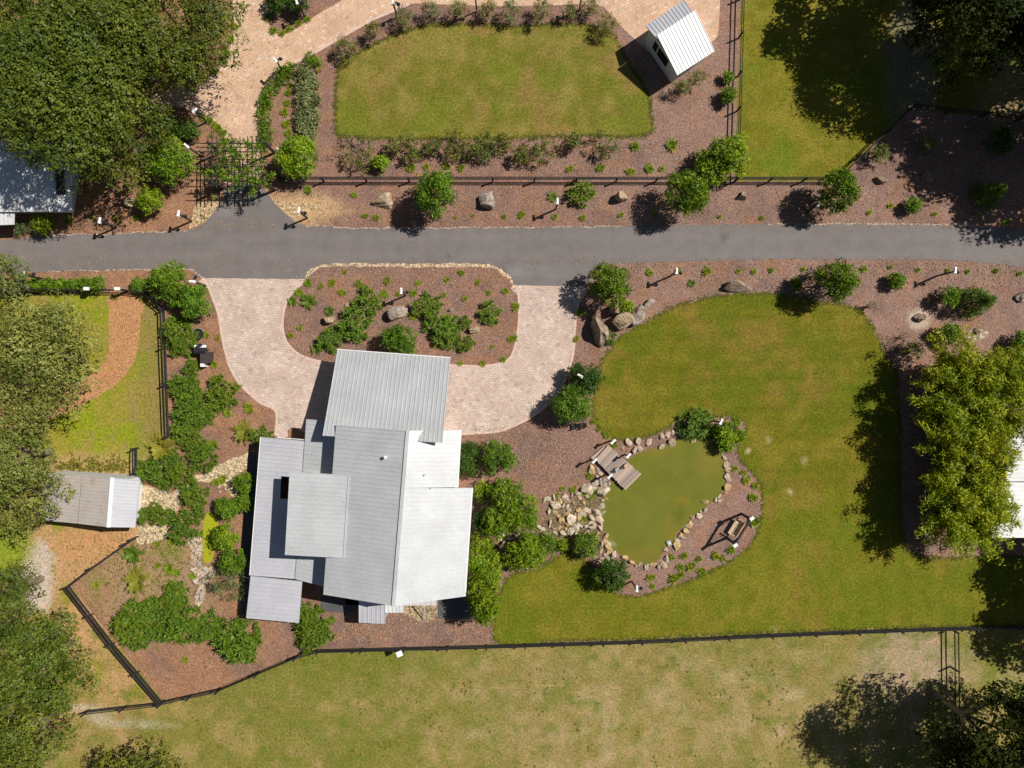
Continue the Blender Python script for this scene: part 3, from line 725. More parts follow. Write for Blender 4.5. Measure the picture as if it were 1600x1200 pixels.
cott = empty('cottage', P3(20, 290), label='cottage roof in blue tree shade at the left edge', cat='cottage')
roof_panel(cott, [(-160, 215, 4.6), (110, 222, 4.6), (112, 331, 2.9), (-160, 331, 2.9)], M['galv_w'], 0, 0.4)
roof_panel(cott, [(-160, 328, 2.7), (22, 328, 2.7), (22, 351, 2.3), (-160, 358, 2.3)], M['galv_w'], 0, 0.4)
wall_ring(cott, [(-160, 180, 4.6), (92, 185, 4.6), (94, 326, 2.9), (-160, 326, 2.9)], M['siding'], 0.4, 0.25)
a = P3(86, 266, 4.1); b = P3(98, 266, 4.1); c = P3(100, 303, 3.55); d = P3(88, 303, 3.55)
m = MB(); m.prism([v - cott.location for v in (d, c, b, a)], 0.22); f = m.build('skylight', M['black'], cott)
g = MB(); q = [a.lerp(c, 0.14), b.lerp(d, 0.14), c.lerp(a, 0.2), d.lerp(b, 0.2)]
g.prism([v + Vector((0, 0, 0.012)) - cott.location for v in q[::-1]], 0.01); g.build('pane', M['glass'], f)

barn = empty('barn', P3(150, 785), label='low barn with rust stained metal roof below the left yard', cat='barn')
B1 = [(128, 743.5, 2.95), (175.5, 747, 3.45), (169.5, 823.5, 3.45), (122, 818, 2.95)]
roof_panel(barn, B1, M['galv_s'], 1, 0.33)
roof_panel(barn, [(175.5, 747, 3.44), (218, 751, 2.75), (211, 824, 2.75), (169.5, 823.5, 3.44)], M['barn_r'], 1, 0.33)
roof_panel(barn, [(76, 739, 2.3), (129, 743.5, 2.78), (123.5, 818, 2.78), (58, 812, 2.15)], M['galv_s'], 1, 0.33)
m = MB(); m.bar(P3(175.5, 746, 3.5) - barn.location, P3(169.5, 824, 3.5) - barn.location, 0.36, 0.05); m.build('ridge_cap', M['white'], barn)
wall_ring(barn, [(76, 738, 2.3), (204, 748, 2.6), (198, 822, 2.6), (62, 811, 2.3)], M['siding'], 0.1, 0.1)

gar = empty('garage', P3(1640, 750), label='white metal roof behind the bamboo at the right edge', cat='garage')
roof_panel(gar, [(1572, 664, 3.4), (1730, 664, 4.6), (1730, 752, 4.6), (1572, 752, 3.4)], M['galv_w'], 1, 0.4)
roof_panel(gar, [(1549, 752.5, 3.0), (1730, 752.5, 4.0), (1730, 840, 4.0), (1549, 840, 3.0)], M['galv_w'], 1, 0.4)
wall_ring(gar, [(1572, 664, 3.2), (1730, 664, 3.2), (1730, 840, 3.2), (1572, 840, 3.2)], M['siding'], 0.4, 0.35)

# ------------------------------------------------------------------ fences
def fence(pts, label, rails=(0.5, 0.86, 1.22), h=1.4, bay=3.65, name='board_fence'):
    w = [Vector((*P(a, b), 0)) for a, b in pts]
    root = empty(name, w[0], label=label, cat='fence', group='black board fences')
    pm = MB(); pm.box((0, 0, h / 2), (0.13, 0.13, h)); pm.box((0, 0, h + 0.02), (0.15, 0.15, 0.04)); pme = pm.mesh('post', M['fence'])
    first = True
    for a, b in zip(w[:-1], w[1:]):
        L = (b - a).length; n = max(1, round(L / bay)); d = (b - a) / n; rz = math.atan2(d.y, d.x)
        rm = MB(); rm.box((0, 0, 0), (d.length - 0.01, 0.045, 0.14)); rme = rm.mesh('rail', M['fence'])
        for i in range(n + 1):
            if i == 0 and not first: continue
            o = obj('post', pme, root, a + d * i - w[0]); o.rotation_euler = (0, 0, rz)
        first = False
        side = Vector((-d.y, d.x, 0)).normalized() * 0.086
        for i in range(n):
            for z in rails:
                o = obj('rail', rme, root, a + d * (i + 0.5) - w[0] + side * (1.12) + Vector((0, 0, z + rng.normal() * 0.012)))
                o.rotation_euler = (0, rng.normal() * 0.006, rz)
    return root
fence([(440, 284), (640, 284), (900, 284), (1148, 284), (1305, 284)], 'long black board fence between road bed and top lawn')
fence([(1305, 284), (1420, 172), (1640, 196)], 'black fence climbing from the north bend to the shaded corner')
fence([(1157, -60), (1152, 120), (1147, 284)], 'black fence beside the white shed running towards the top edge', rails=(0.62, 1.2))
fence([(10, 457), (60, 456), (150, 456)], 'black fence behind the hedge left of the mulch path gate')
fence([(200, 456), (230, 459), (259, 484), (263, 600), (266, 682)], 'black fence right of the left yard and mulch path')
fence([(216, 700), (216, 738)], 'short black fence piece at the yellow palm beside the barn')
fence([(216, 838), (204, 846), (150, 884), (111, 914)], 'black fence slanting from the barn to the left corner')
fence([(111, 914), (180, 1004), (256, 1094)], 'black fence slanting from the left corner down to the bottom corner')
fence([(140, 1109), (256, 1096)], 'short black fence spur left of the bottom corner')
fence([(256, 1095), (345, 1075), (465, 1024), (500, 1014), (700, 1009), (1000, 1000), (1200, 990), (1400, 982), (1640, 975)], 'longest black fence along the bottom paddock')
fence([(1484, 982), (1486, 1160)], 'black side fence going down into the lower right trees', rails=(0.62, 1.2))
gate = empty('yard_gate', P3(152, 456), label='black rail gate with white capped posts on the mulch path', cat='gate')
for x in (152, 199):
    m = MB(); b = P3(x, 455) - gate.location; m.bar(b, b + Vector((0, 0, 1.7)), 0.16, 0.16); p = m.build('post', M['fence'], gate)
    m = MB(); m.box(b + Vector((0, 0, 1.78)), (0.5, 0.3, 0.16)); m.build('cap', M['white'], p)
for z in (0.4, 0.8, 1.2):
    m = MB(); a = P3(154, 455) - gate.location; b = P3(197, 455) - gate.location
    m.bar((a.x, a.y, z), (b.x, b.y, z), 0.04, 0.13); m.build('rail', M['fence'], gate)

# ------------------------------------------------------------------ trellis gate over the drive
tre = empty('trellis_gate', P3(380, 262), label='black timber trellis gate over the drive with climbing vines', cat='trellis')
TH = 3.1
def tw(px, py, h): return P3(px, py, h) - tre.location
for px, py in ((324, 222), (324, 283), (412, 222), (412, 283)):
    m = MB(); t = tw(px, py, TH); m.bar((t.x, t.y, 0), t, 0.2, 0.2); m.build('post', M['fence'], tre)
for py in (224, 230, 237, 249, 260, 272, 283):
    m = MB(); m.bar(tw(306, py, TH), tw(418, py, TH), 0.055, 0.12); m.build('beam', M['fence'], tre)
for px in (325, 331, 338, 349, 362, 375, 387, 394, 400, 408):
    m = MB(); m.bar(tw(px, 213, TH + 0.12), tw(px, 292, TH + 0.12), 0.05, 0.1); m.build('rafter', M['fence'], tre)
for px in (347, 405):
    m = MB(); b = P3(px, 290) - tre.location; m.box(b + Vector((0, 0, 0.9)), (0.6, 0.6, 1.8)); p = m.build('pier', M['brick'], tre)

# ------------------------------------------------------------------ lamps
def lamp_mesh(h):
    post = MB(); post.box((0, 0, h / 2), (0.13, 0.13, h)); post.bar((0, 0, h - 0.08), (0.5, 0, h - 0.08), 0.07, 0.07)
    post.bar((0.12, 0, h - 0.5), (0.36, 0, h - 0.12), 0.05, 0.05)
    if h < 2:
        post = MB(); post.box((0, 0, h / 2), (0.13, 0.13, h))
    head = MB(); head.box((0, 0.1, h + 0.05), (0.2, 0.56, 0.1)); head.box((0, 0.1, h + 0.12), (0.14, 0.42, 0.05)); head.box((0, -0.13, h + 0.02), (0.24, 0.14, 0.22))
    shade = MB(); shade.lathe((0.48, 0, h - 0.4), [(0.02, 0.3), (0.06, 0.28), (0.17, 0.06), (0.17, 0.0), (0.12, 0.0)][::-1], 12)
    return post.mesh('post', M['black']), head.mesh('head', M['white']), shade.mesh('shade', M['black'])
LMESH = {}
def lamp(px, py, ang, where, h=2.75, base=False, phrase=None):
    g = P3(px, py, 0 if base else h); g.z = 0
    key = round(h, 2)
    if key not in LMESH: LMESH[key] = lamp_mesh(h)
    o = empty('lamp_post', g, R(ang), cat='lamp post', group='black lamp posts with white heads')
    for n, me in list(zip(('post', 'head', 'shade'), LMESH[key]))[:3 if h > 2 else 2]: obj(n, me, o)
    o['label'] = ('black lamp post with white head ' if h > 2 else 'short white headed post ') + where
    if phrase: mark(px, py, phrase)
    return o
for q in ((156, 346, -10, 'by the road below the big oaks', 'the oak side lamp'), (279, 335, -10, 'on the gravel left of the road mouth', 'the left mouth lamp'), (467, 330, -10, 'on the gravel right of the road mouth', 'the right mouth lamp'),
          (41, 430, 20, 'at the left edge below the road', None), (302, 440, 85, 'behind the clipped round shrub', None), (304, 174, -40, 'in the bed left of the top drive', 'the drive bed lamp'),
          (293, 229, 50, 'at the left corner of the trellis gate', None), (431, 95, 45, 'beside the curved hedge', 'the hedge lamp'), (627, 456, 0, 'in the drive island', 'the island lamp'),
          (871, 316, 0, 'left of the single roadside strap leaf clump', 'the clump side lamp'), (1057, 425, -5, 'between road and top of the big lawn', 'the lawn top lamp'), (1492, 424, -5, 'at the far right below the road', 'the far right lamp'),
          (1279, 320, -25, 'in the shade of the fence bend tree', None), (464, 4, 20, 'in the small bed at the top edge', None), (436, 232, -60, 'at the right corner of the trellis gate', None),
          (908, 588, 60, 'rising from the dark shrub by the drive', None), (1126, 660, -25, 'beside the big clump above the pond', 'the pond top lamp'), (995, 921, 0, 'at the lawn below the pond', 'the pond bottom lamp')):
    lamp(*q[:4], phrase=q[4])
for q in ((621, 27, 0, 'at the top edge, leftmost above the top lawn'), (745, 18, 0, 'at the top edge, middle above the top lawn'), (905, 16, 0, 'at the top edge, rightmost above the top lawn')): lamp(*q, base=True)
for q in ((957, 691, -45, 'at the top corner of the dock'), (928, 721, -45, 'at the left corner of the dock'), (981, 713, -45, 'on the upper side of the dock'), (952, 745, -45, 'on the lower side of the dock')): lamp(*q, h=1.75)

# ------------------------------------------------------------------ dock, chairs, swing and small objects
dock = empty('dock', P3(962, 730), label='weathered plank dock reaching into the green pond', cat='dock')
DH = 0.42
q = [P3(950.5, 695.5, DH), P3(1002, 741, DH), P3(977, 766, DH), P3(930, 718, DH)]
nb = 30
for i in range(nb):
    t0, t1 = (i + 0.04) / nb, (i + 0.96) / nb
    m = MB()
    c = [q[0].lerp(q[1], t0), q[0].lerp(q[1], t1), q[3].lerp(q[2], t1), q[3].lerp(q[2], t0)]
    e = Vector(((c[3] - c[0]).normalized())) * rng.normal() * 0.025
    dz = Vector((0, 0, rng.normal() * 0.006))
    cc = [v + e + dz - dock.location for v in c]
    # own origin so the grain follows the board
    m.prism(cc[::-1] if (cc[1] - cc[0]).cross(cc[2] - cc[0]).z < 0 else cc, 0.05); m.build('plank', M['plank'], dock)
for s0 in (0.1, 0.9):
    m = MB(); a = q[0].lerp(q[3], s0) - dock.location; b = q[1].lerp(q[2], s0) - dock.location; dz = Vector((0, 0, 0.13))
    m.bar(a - dz, b - dz, 0.08, 0.16); m.build('joist', M['bark'], dock)
    for t in (0.05, 0.55, 0.97):
        m = MB(); p = q[0].lerp(q[1], t).lerp(q[3].lerp(q[2], t), s0) - dock.location; m.tube([(p.x, p.y, 0), (p.x, p.y, DH - 0.06)], 0.08, 8); m.build('pile', M['bark'], dock)
m = MB(); a, b = P3(944, 697, 0.2), P3(923, 715, 0.2); n_ = Vector((-(b - a).y, (b - a).x, 0)).normalized() * 0.34
m.prism([v - dock.location for v in ((a, a + n_, b + n_, b) if (n_).cross(b - a).z > 0 else (b, b + n_, a + n_, a))], 0.1); m.build('step', M['plank'], dock)

def chair(px, py, rz, h0, mat, look, seatcol, sc=0.85):
    o = empty('garden_chair', P3(px, py, h0), rz, cat='chair', group='low garden chairs')
    o.location.z = h0; o.scale = (sc, sc, sc)
    for i in range(5):
        m = MB(); m.box((-0.22 + i * 0.1, 0, 0.34 - i * 0.012), (0.085, 0.5, 0.025)); m.build('seat_slat', seatcol, o)
    for i in range(5):
        m = MB(); M3 = Matrix.Rotation(R(-25), 3, 'Y'); m.box((-0.36, -0.2 + i * 0.1, 0.6), (0.025, 0.085, 0.62), M=M3); m.build('back_slat', mat, o)
    for s in (-1, 1):
        m = MB(); m.bar((0.26, s * 0.28, 0), (0.26, s * 0.28, 0.52), 0.06, 0.06); m.build('leg', mat, o)
        m = MB(); m.bar((-0.42, s * 0.24, 0), (0.26, s * 0.24, 0.33), 0.05, 0.08); m.build('leg', mat, o)
        m = MB(); m.box((0.02, s * 0.3, 0.54), (0.62, 0.11, 0.03)); m.build('armrest', mat, o)
    o['label'] = look
    return o
chair(896, 666, R(190), 0, M['black'], 'left black garden chair on mulch below the dark tree', M['black'])
chair(909, 665, R(190), 0, M['black'], 'right black garden chair on mulch below the dark tree', M['black'])
chair(965, 733, R(30), DH + 0.01, M['concrete'], 'small grey chair on the dock nearer the shore', M['concrete'], 0.62)
chair(979, 727, R(30), DH + 0.01, M['teak'], 'small tan chair on the dock nearer the water', M['teak'], 0.62)

sw = empty('porch_swing', P3(1150, 828), cat='swing', label='tan porch swing hanging in a black timber frame by the pond')
def sp(px, py, h): return P3(px, py, h) - sw.location
SH = 2.7
e0, e1 = (1173, 811), (1149, 850)
ax = (sp(*e0, SH) - sp(*e1, SH)).normalized(); pr = Vector((-ax.y, ax.x, 0))
for e in (e0, e1):
    t = sp(*e, SH)
    m = MB(); m.bar(t - Vector((0, 0, SH)), t + Vector((0, 0, 0.1)), 0.2, 0.2); p = m.build('post', M['black'], sw)
    m = MB(); m.box(t + Vector((0, 0, 0.17)) + ax * (0.1 if e == e0 else -0.1), (0.42, 0.3, 0.13), 0.6); m.build('lamp_head', M['white'], p)
    m = MB(); s_ = -1 if e == e0 else 1
    m.bar(t + Vector((0, 0, -0.75)), t + ax * s_ * 0.6 + Vector((0, 0, -0.15)), 0.1, 0.1); m.build('brace', M['black'], sw)
m = MB(); m.bar(sp(*e0, SH) - Vector((0, 0, .02)), sp(*e1, SH) - Vector((0, 0, .02)), 0.16, 0.22); m.build('top_beam', M['black'], sw)
cb = (sp(*e0, SH) + sp(*e1, SH)) / 2 + pr * 0.05; cb.z = 0.5
az = math.atan2(ax.y, ax.x)
for i in range(6):
    m = MB(); m.box(cb + pr * (-0.3 + i * 0.11), (1.55, 0.095, 0.03), az); m.build('seat_slat', M['teak'] if i > 2 else M['bark'], sw)
for i in range(4):
    m = MB(); m.box(cb - pr * (0.36 + i * 0.03) + Vector((0, 0, 0.12 + i * 0.11)), (1.55, 0.04, 0.09), az); m.build('back_slat', M['teak'], sw)
for s_ in (-1, 1):
    m = MB(); m.box(cb + ax * s_ * 0.82 + Vector((0, 0, 0.28)) + pr * 0.02, (0.14, 0.78, 0.05), az); m.build('armrest', M['teak'], sw)
    m = MB(); m.bar(cb + ax * s_ * 0.82, Vector((*(cb + ax * s_ * 0.82).xy, SH)), 0.03, 0.03); m.build('chain', M['black'], sw)

bowl = empty('fire_bowl', P3(312, 522), cat='bowl', label='round black bowl in the mulch beside a strap leaf clump')
m = MB(); m.lathe((0, 0, 0), [(0.25, 0), (0.5, 0.3), (0.56, 0.42), (0.5, 0.42), (0.42, 0.3), (0.02, 0.26)], 20); m.build('basin', M['black'], bowl)
m = MB(); m.tube([(0.55 * math.cos(t_), 0.55 * math.sin(t_), 0.43) for t_ in np.linspace(0.4, 3.0, 16)], 0.03, 5); m.build('rim', M['concrete'], bowl)
gr = empty('barbecue_grill', P3(320, 549), cat='grill', label='black grill with white shelf standing in mulch by the drive')
m = MB(); m.tube([(-0.55, 0, 0.95), (0.55, 0, 0.95)], 0.32, 14); m.build('barrel', M['black'], gr)
m = MB(); m.box((0, 0.45, 1.0), (1.15, 0.24, 0.04)); m.build('shelf', M['white'], gr)
m = MB(); m.tube([(0.1, 0.55, 1.1), (0.1, 0.55, 1.6)], 0.14, 10); m.build('chimney', M['black'], gr)
m = MB(); m.box((0.45, -0.62, 0.55), (0.85, 1.1, 1.1)); m.build('firebox', m_plain('brown_metal', (0.06, 0.045, 0.045), 0.6, 0.3), gr)
m = MB(); m.box((0.15, -1.28, 0.5), (0.36, 0.5, 0.9)); m.build('side_cabinet', M['white'], gr)
for sx in (-0.45, 0.45):
    for sy in (-0.2, 0.2):
        m = MB(); m.bar((sx, sy, 0), (sx, sy, 0.8), 0.05, 0.05); m.build('leg', M['black'], gr)
nb_ = empty('nest_box', P3(624, 1022, 1.85), cat='nest box', label='white square nest box on a pole at the bottom fence'); nb_.location.z = 0
m = MB(); m.bar((0, 0, 0), (0, 0, 1.6), 0.06, 0.06); m.build('pole', M['black'], nb_)
m = MB(); m.box((0, 0, 1.66), (0.42, 0.42, 0.3), 0.4); b_ = m.build('box', M['white'], nb_)
m = MB(); m.box((0, 0, 1.83), (0.56, 0.52, 0.04), 0.4); m.build('lid', M['white'], nb_)
fl = empty('pond_skimmer', P3(1045, 848), cat='skimmer', label='white square float in shallow water near the pond bottom')
m = MB(); m.box((0, 0, 0.12), (0.42, 0.55, 0.14), 0.5); m.build('body', M['concrete'], fl)
m = MB(); m.lathe((0, 0, 0.19), [(0.12, 0), (0.1, 0.05)], 10); m.build('cap', M['white'], fl)

# ------------------------------------------------------------------ rocks
def ico(sub):
    t = (1 + 5 ** .5) / 2
    v = [(-1, t, 0), (1, t, 0), (-1, -t, 0), (1, -t, 0), (0, -1, t), (0, 1, t), (0, -1, -t), (0, 1, -t), (t, 0, -1), (t, 0, 1), (-t, 0, -1), (-t, 0, 1)]
    v = [Vector(p).normalized() for p in v]
    f = [(0, 11, 5), (0, 5, 1), (0, 1, 7), (0, 7, 10), (0, 10, 11), (1, 5, 9), (5, 11, 4), (11, 10, 2), (10, 7, 6), (7, 1, 8), (3, 9, 4), (3, 4, 2), (3, 2, 6), (3, 6, 8), (3, 8, 9), (4, 9, 5), (2, 4, 11), (6, 2, 10), (8, 6, 7), (9, 8, 1)]
    for _ in range(sub):
        cache = {}; nf = []
        def mid(a, b):
            k = (min(a, b), max(a, b))
            if k not in cache: cache[k] = len(v); v.append(((v[a] + v[b]) / 2).normalized())
            return cache[k]
        for a, b, c in f:
            ab, bc, ca = mid(a, b), mid(b, c), mid(c, a)
            nf += [(a, ab, ca), (b, bc, ab), (c, ca, bc), (ab, bc, ca)]
        f = nf
    return np.array([tuple(p) for p in v]), np.array(f)
def rock_mesh(name, seed, sub, mat, cuts=7, rough=0.12):
    V, F = ico(sub); r = np.random.default_rng(seed)
    for _ in range(cuts):                      # chop planes give facets
        n = r.normal(size=3); n /= np.linalg.norm(n); d = r.uniform(0.38, 0.78)
        k = V @ n; V = V - np.clip(k - d, 0, None)[:, None] * n * 0.92
    w = sum(np.sin(V @ (r.normal(size=3) * fr) + r.uniform(0, 6))[:, None] * a for fr, a in ((2.5, rough), (5, rough * .6), (9, rough * .35), (16, rough * .2)))
    V = V * (1 + w * 0.5)
    return mesh_np(name, V, F, mat, smooth=False)
RCOL = {'cream': ((0.42, 0.32, 0.2), (0.68, 0.56, 0.41), (0.84, 0.77, 0.66)), 'ochre': ((0.40, 0.25, 0.1), (0.66, 0.46, 0.22), (0.78, 0.64, 0.42)),
        'pinkish': ((0.42, 0.29, 0.2), (0.66, 0.5, 0.38), (0.8, 0.68, 0.56)), 'grey': ((0.28, 0.25, 0.23), (0.5, 0.46, 0.43), (0.66, 0.63, 0.6))}
RM = {c: [rock_mesh('rock', i + 20 + 9 * k, 3, m_boulder(c + '_stone', *v) if i == 0 else bpy.data.materials[c + '_stone'], 16, 0.05) for i in range(5)] for k, (c, v) in enumerate(RCOL.items())}
def rock(px, py, r, look='rock', asp=None, cols=('cream', 'cream', 'cream', 'ochre', 'pinkish')):
    c = cols[rng.integers(len(cols))]
    o = obj('rock', RM[c][rng.integers(5)])
    s = r / PX * rng.uniform(0.8, 1.15); a = asp or rng.uniform(0.5, 1.0)
    o.scale = (s * 1.5, s * a * 1.4, s * rng.uniform(0.7, 1.05)); o.location = (*P(px, py), s * 0.2)
    o.rotation_euler = (rng.uniform(-.3, .3), rng.uniform(-.3, .3), rng.uniform(0, 6.3))
    tag(o, cat='rock', group='rocks around the pond')
    later(o, px, py, f"{'large' if r >= 7 else 'small' if r <= 4 else 'mid sized'} {c} {look}")
shore = [(973, 700, 4), (981, 693, 8), (997, 688, 7), (992, 702, 6), (1000, 701, 5), (1014, 690, 6), (1034, 697, 6), (1033, 682, 6), (1042, 678, 6), (1052, 678, 6), (1050, 690, 6), (1063, 667, 6), (1060, 678, 4), (1084, 687, 5), (1116, 686, 5), (1124, 694, 4),
         (1134, 727, 5), (1135, 735, 4), (1135, 743, 5), (1137, 751, 5), (1136, 761, 6), (1132, 770, 5), (1124, 775, 4), (1117, 781, 5), (1124, 782, 4), (1101, 798, 4), (1091, 806, 5), (1081, 808, 4), (1077, 820, 6), (1071, 829, 5), (1062, 836, 5), (1058, 844, 4), (1057, 851, 6), (1102, 784, 6),
         (1040, 858, 5), (1041, 872, 5), (1036, 881, 6), (1028, 886, 6), (1020, 882, 5), (1010, 884, 6), (1000, 880, 4), (987, 878, 6), (976, 871, 6), (959, 867, 8), (953, 861, 6), (940, 875, 5), (1132, 716, 4), (1128, 706, 4),(1139, 733, 4), (1094, 800, 3), (1067, 840, 4), (993, 884, 4)]
slope = [(946, 837, 6), (944, 845, 6), (949, 853, 6), (931, 754, 6), (940, 767, 10), (927, 762, 4), (914, 764, 11), (917, 775, 5), (902, 771, 7), (893, 773, 5), (884, 777, 8), (865, 778, 5), (857, 779, 5), (850, 782, 5), (875, 782, 5), (866, 789, 7), (858, 798, 6), (867, 800, 4), (884, 803, 7), (874, 813, 5), (894, 812, 7), (904, 809, 6), (904, 797, 5), (916, 797, 5), (928, 797, 4), (933, 802, 8), (923, 808, 7), (936, 812, 7), (923, 816, 5), (925, 824, 7), (908, 822, 5), (900, 822, 6), (886, 820, 5), (872, 825, 7), (878, 832, 6), (892, 829, 7), (867, 833, 4), (853, 834, 5), (919, 831, 5), (938, 822, 6),
         (781, 842, 5), (796, 839, 5), (786, 835, 5), (805, 838, 4), (822, 833, 5), (831, 829, 4), (842, 824, 4), (794, 880, 5), (756, 792, 4), (762, 790, 3), (942, 782, 4), (946, 757, 5), (912, 785, 4), (896, 785, 3), (880, 790, 4), (914, 840, 4), (930, 838, 5), (939, 852, 5), (934, 832, 4), (871, 806, 4), (880, 812, 4), (889, 805, 4), (898, 804, 4), (911, 815, 4), (917, 823, 5), (930, 811, 4), (929, 819, 4), (884, 826, 4), (865, 826, 4), (915, 832, 4), (899, 834, 4), (862, 786, 4), (872, 776, 4), (888, 783, 4), (906, 779, 4), (922, 770, 5), (930, 763, 4), (943, 800, 5), (941, 790, 4), (947, 779, 4), (951, 765, 5), (858, 823, 4), (845, 832, 4), (812, 835, 4), (938, 862, 4), (946, 866, 5), (906, 803, 4), (887, 790, 4), (890, 797, 4), (912, 803, 4), (860, 815, 4), (848, 826, 4), (950, 872, 4)]
near = [(925, 734, 8), (934, 733, 4), (938, 740, 4), (938, 754, 8), (933, 744, 4), (945, 750, 4), (922, 742, 4), (951, 757, 4)]
for q in shore: rock(*q, look='rim stone', cols=('ochre', 'ochre', 'cream', 'pinkish'))
for q in slope: rock(*q, look='slope stone')
for q in near: rock(*q, look='dock side stone', cols=('ochre', 'ochre', 'pinkish', 'grey'))
for q in ((302, 890, 5), (310, 898, 4), (306, 908, 4), (309, 924, 5), (314, 935, 5), (330, 892, 3), (318, 905, 4), (334, 798, 3), (342, 810, 3), (343, 760, 4), (352, 764, 4), (372, 772, 3), (374, 790, 3), (300, 880, 3), (305, 870, 3), (312, 882, 4), (320, 890, 4), (309, 945, 4), (378, 800, 3), (376, 780, 3), (344, 768, 3), (293, 760, 3), (276, 768, 3), (270, 772, 3), (258, 770, 3), (246, 766, 3)):
    rock(*q, look='stream stone', cols=('cream', 'cream', 'pinkish', 'grey'))
def boulder(px, py, rx, ry, mat, phrase, look, hz=0.7, rot=0, seed=0):
    o = obj('boulder', rock_mesh('boulder', seed + int(px), 4, M[mat], 10, 0.16))
    o.scale = (rx / PX * 1.05, ry / PX * 1.05, min(rx, ry) / PX * hz * 1.5); o.location = (*P(px, py), min(rx, ry) / PX * hz * 0.45); o.rotation_euler = (0, 0, R(rot))
    tag(o, cat='boulder', group='landscape boulders')
    o['label'] = look
    if phrase: mark(px, py, phrase)
boulder(602, 316, 20, 13, 'b_tan', 'the long tan boulder', 'long tan boulder beside the big round roadside tree', 0.8, 10)
boulder(759, 315, 15, 15, 'b_grey', 'the pale roadside boulder', 'pale round boulder right of the round roadside tree', 0.8, 40)
boulder(971, 310, 10, 9, 'b_tan', 'the small square boulder', 'small squarish tan boulder between two roadside shrubs', 1.3, 60)
boulder(1160, 308, 9, 7, 'b_brown', 'the dark little boulder', 'dark little boulder between the two trees above the road', 0.9, 30)
boulder(935, 515, 13, 25, 'b_brown', 'the tall brown boulder', 'tall brown boulder at the right drive edge', 1.5, 3)
boulder(972, 505, 16, 15, 'b_tan', 'the flat round boulder', 'flat round tan boulder in the middle of the boulder cluster', 1.2, 20)
boulder(1000, 492, 13, 23, 'b_grey', 'the pale jagged boulder', 'pale jagged boulder right of the flat round boulder', 1.1, -15)
boulder(962, 482, 10, 14, 'b_brown', None, 'narrow brown boulder at the top of the boulder cluster', 1.3, -35)
boulder(1012, 477, 6, 13, 'b_grey', None, 'thin grey boulder at the upper right of the boulder cluster', 1.0, -35)
boulder(1150, 450, 24, 10, 'b_brown', 'the long lawn boulder', 'long low boulder at the top edge of the big lawn', 0.9, -2)
boulder(514, 501, 11, 9, 'b_tan', 'the small island boulder', 'small tan boulder left of the island strap leaf clump', 0.9)
boulder(622, 491, 15, 13, 'b_grey', 'the grey island boulder', 'grey pointed boulder in the middle of the drive island', 1.0, 20)
boulder(740, 515, 10, 8, 'b_tan', 'the pink island boulder', 'pinkish boulder at the right of the drive island', 0.9)
boulder(705, 484, 5, 4, 'b_grey', None, 'small white stone between island strap leaf clumps', 0.7)
boulder(542, 477, 4, 3, 'b_tan', None, 'small tan stone above the island strap leaf clump', 0.7)
boulder(561, 467, 5, 7, 'b_brown', None, 'slim dark stone beside the upper island clump', 0.8, 30)
boulder(1374, 281, 12, 7, 'b_brown', 'the shade edge boulder', 'brown boulder at the edge of the tree shade', 0.8)
boulder(1448, 278, 9, 9, 'b_brown', None, 'dark boulder inside the tree shade above the road', 0.8)
boulder(1435, 498, 8, 8, 'b_brown', 'the gravel ring boulder', 'small brown boulder in a ring of pale gravel', 0.9)
boulder(1595, 462, 11, 9, 'b_grey', 'the right edge boulder', 'grey boulder at the right edge below the road', 0.9, 40)
boulder(1525, 519, 8, 6, 'b_brown', None, 'low brown boulder in pale gravel above the bamboo', 0.9)
boulder(787, 858, 9, 15, 'b_brown', 'the moss brown boulder', 'mossy brown boulder in the shrubs right of the house', 1.0, 10)
boulder(205, 316, 10, 9, 'b_tan', None, 'rounded tan boulder left of the bright shrub by the road', 0.8)
boulder(443, 262, 11, 18, 'b_brown', None, 'dark boulder in shade beside the trellis gate', 0.8)

# ------------------------------------------------------------------ foliage
def unit(v): return v / (np.linalg.norm(v, axis=1)[:, None] + 1e-9)
def leafq(C, N, L, W, tint, T=None):
    n = len(C); N = unit(N)
    if T is None: T = rng.normal(size=(n, 3))
    T = unit(T - N * np.sum(T * N, 1)[:, None]); B = np.cross(N, T)
    L = np.asarray(L) * np.ones(n); W = np.asarray(W) * np.ones(n)
    V = np.stack([C - T * (L / 2)[:, None], C + B * (W / 2)[:, None], C + T * (L / 2)[:, None], C - B * (W / 2)[:, None]], 1).reshape(-1, 3)
    F = np.arange(4 * n).reshape(n, 4)
    return V, F, np.clip(tint, 0, 1)
def join(parts):
    V, F, t, b = [], [], [], 0
    for v, f, tt in parts:
        V.append(v); F.append(f + b); t.append(tt); b += len(v)
    return np.concatenate(V), np.concatenate(F), np.concatenate(t)
def blob_leaves(blobs, dens, L, W, up=0.55, rnd=0.75, tvar=0.2, low=-0.35, shell=(0.6, 1.05), sprig=6):
    out = []
    for bx, by, bz, r, bt in blobs:
        n = int(dens * r * r / sprig) + 3
        d = unit(rng.normal(size=(n, 3))); d = d[d[:, 2] > low]; n = len(d)
        C = np.array([bx, by, bz]) + d * (r * rng.uniform(shell[0], shell[1], n))[:, None] * np.array([1, 1, 0.8])
        N = unit(d * 0.8 + np.array([0, 0, up]) + rng.normal(size=(n, 3)) * rnd * 0.6)
        t = bt + rng.normal(size=n) * tvar
        C = np.repeat(C, sprig, 0) + rng.normal(size=(n * sprig, 3)) * L * 0.5
        N = np.repeat(N, sprig, 0) + rng.normal(size=(n * sprig, 3)) * 0.28
        t = np.repeat(t, sprig) + rng.normal(size=n * sprig) * 0.08
        s = rng.uniform(0.7, 1.25, n * sprig)
        out.append(leafq(C, N, L * s, W * s, t))
    return join(out)
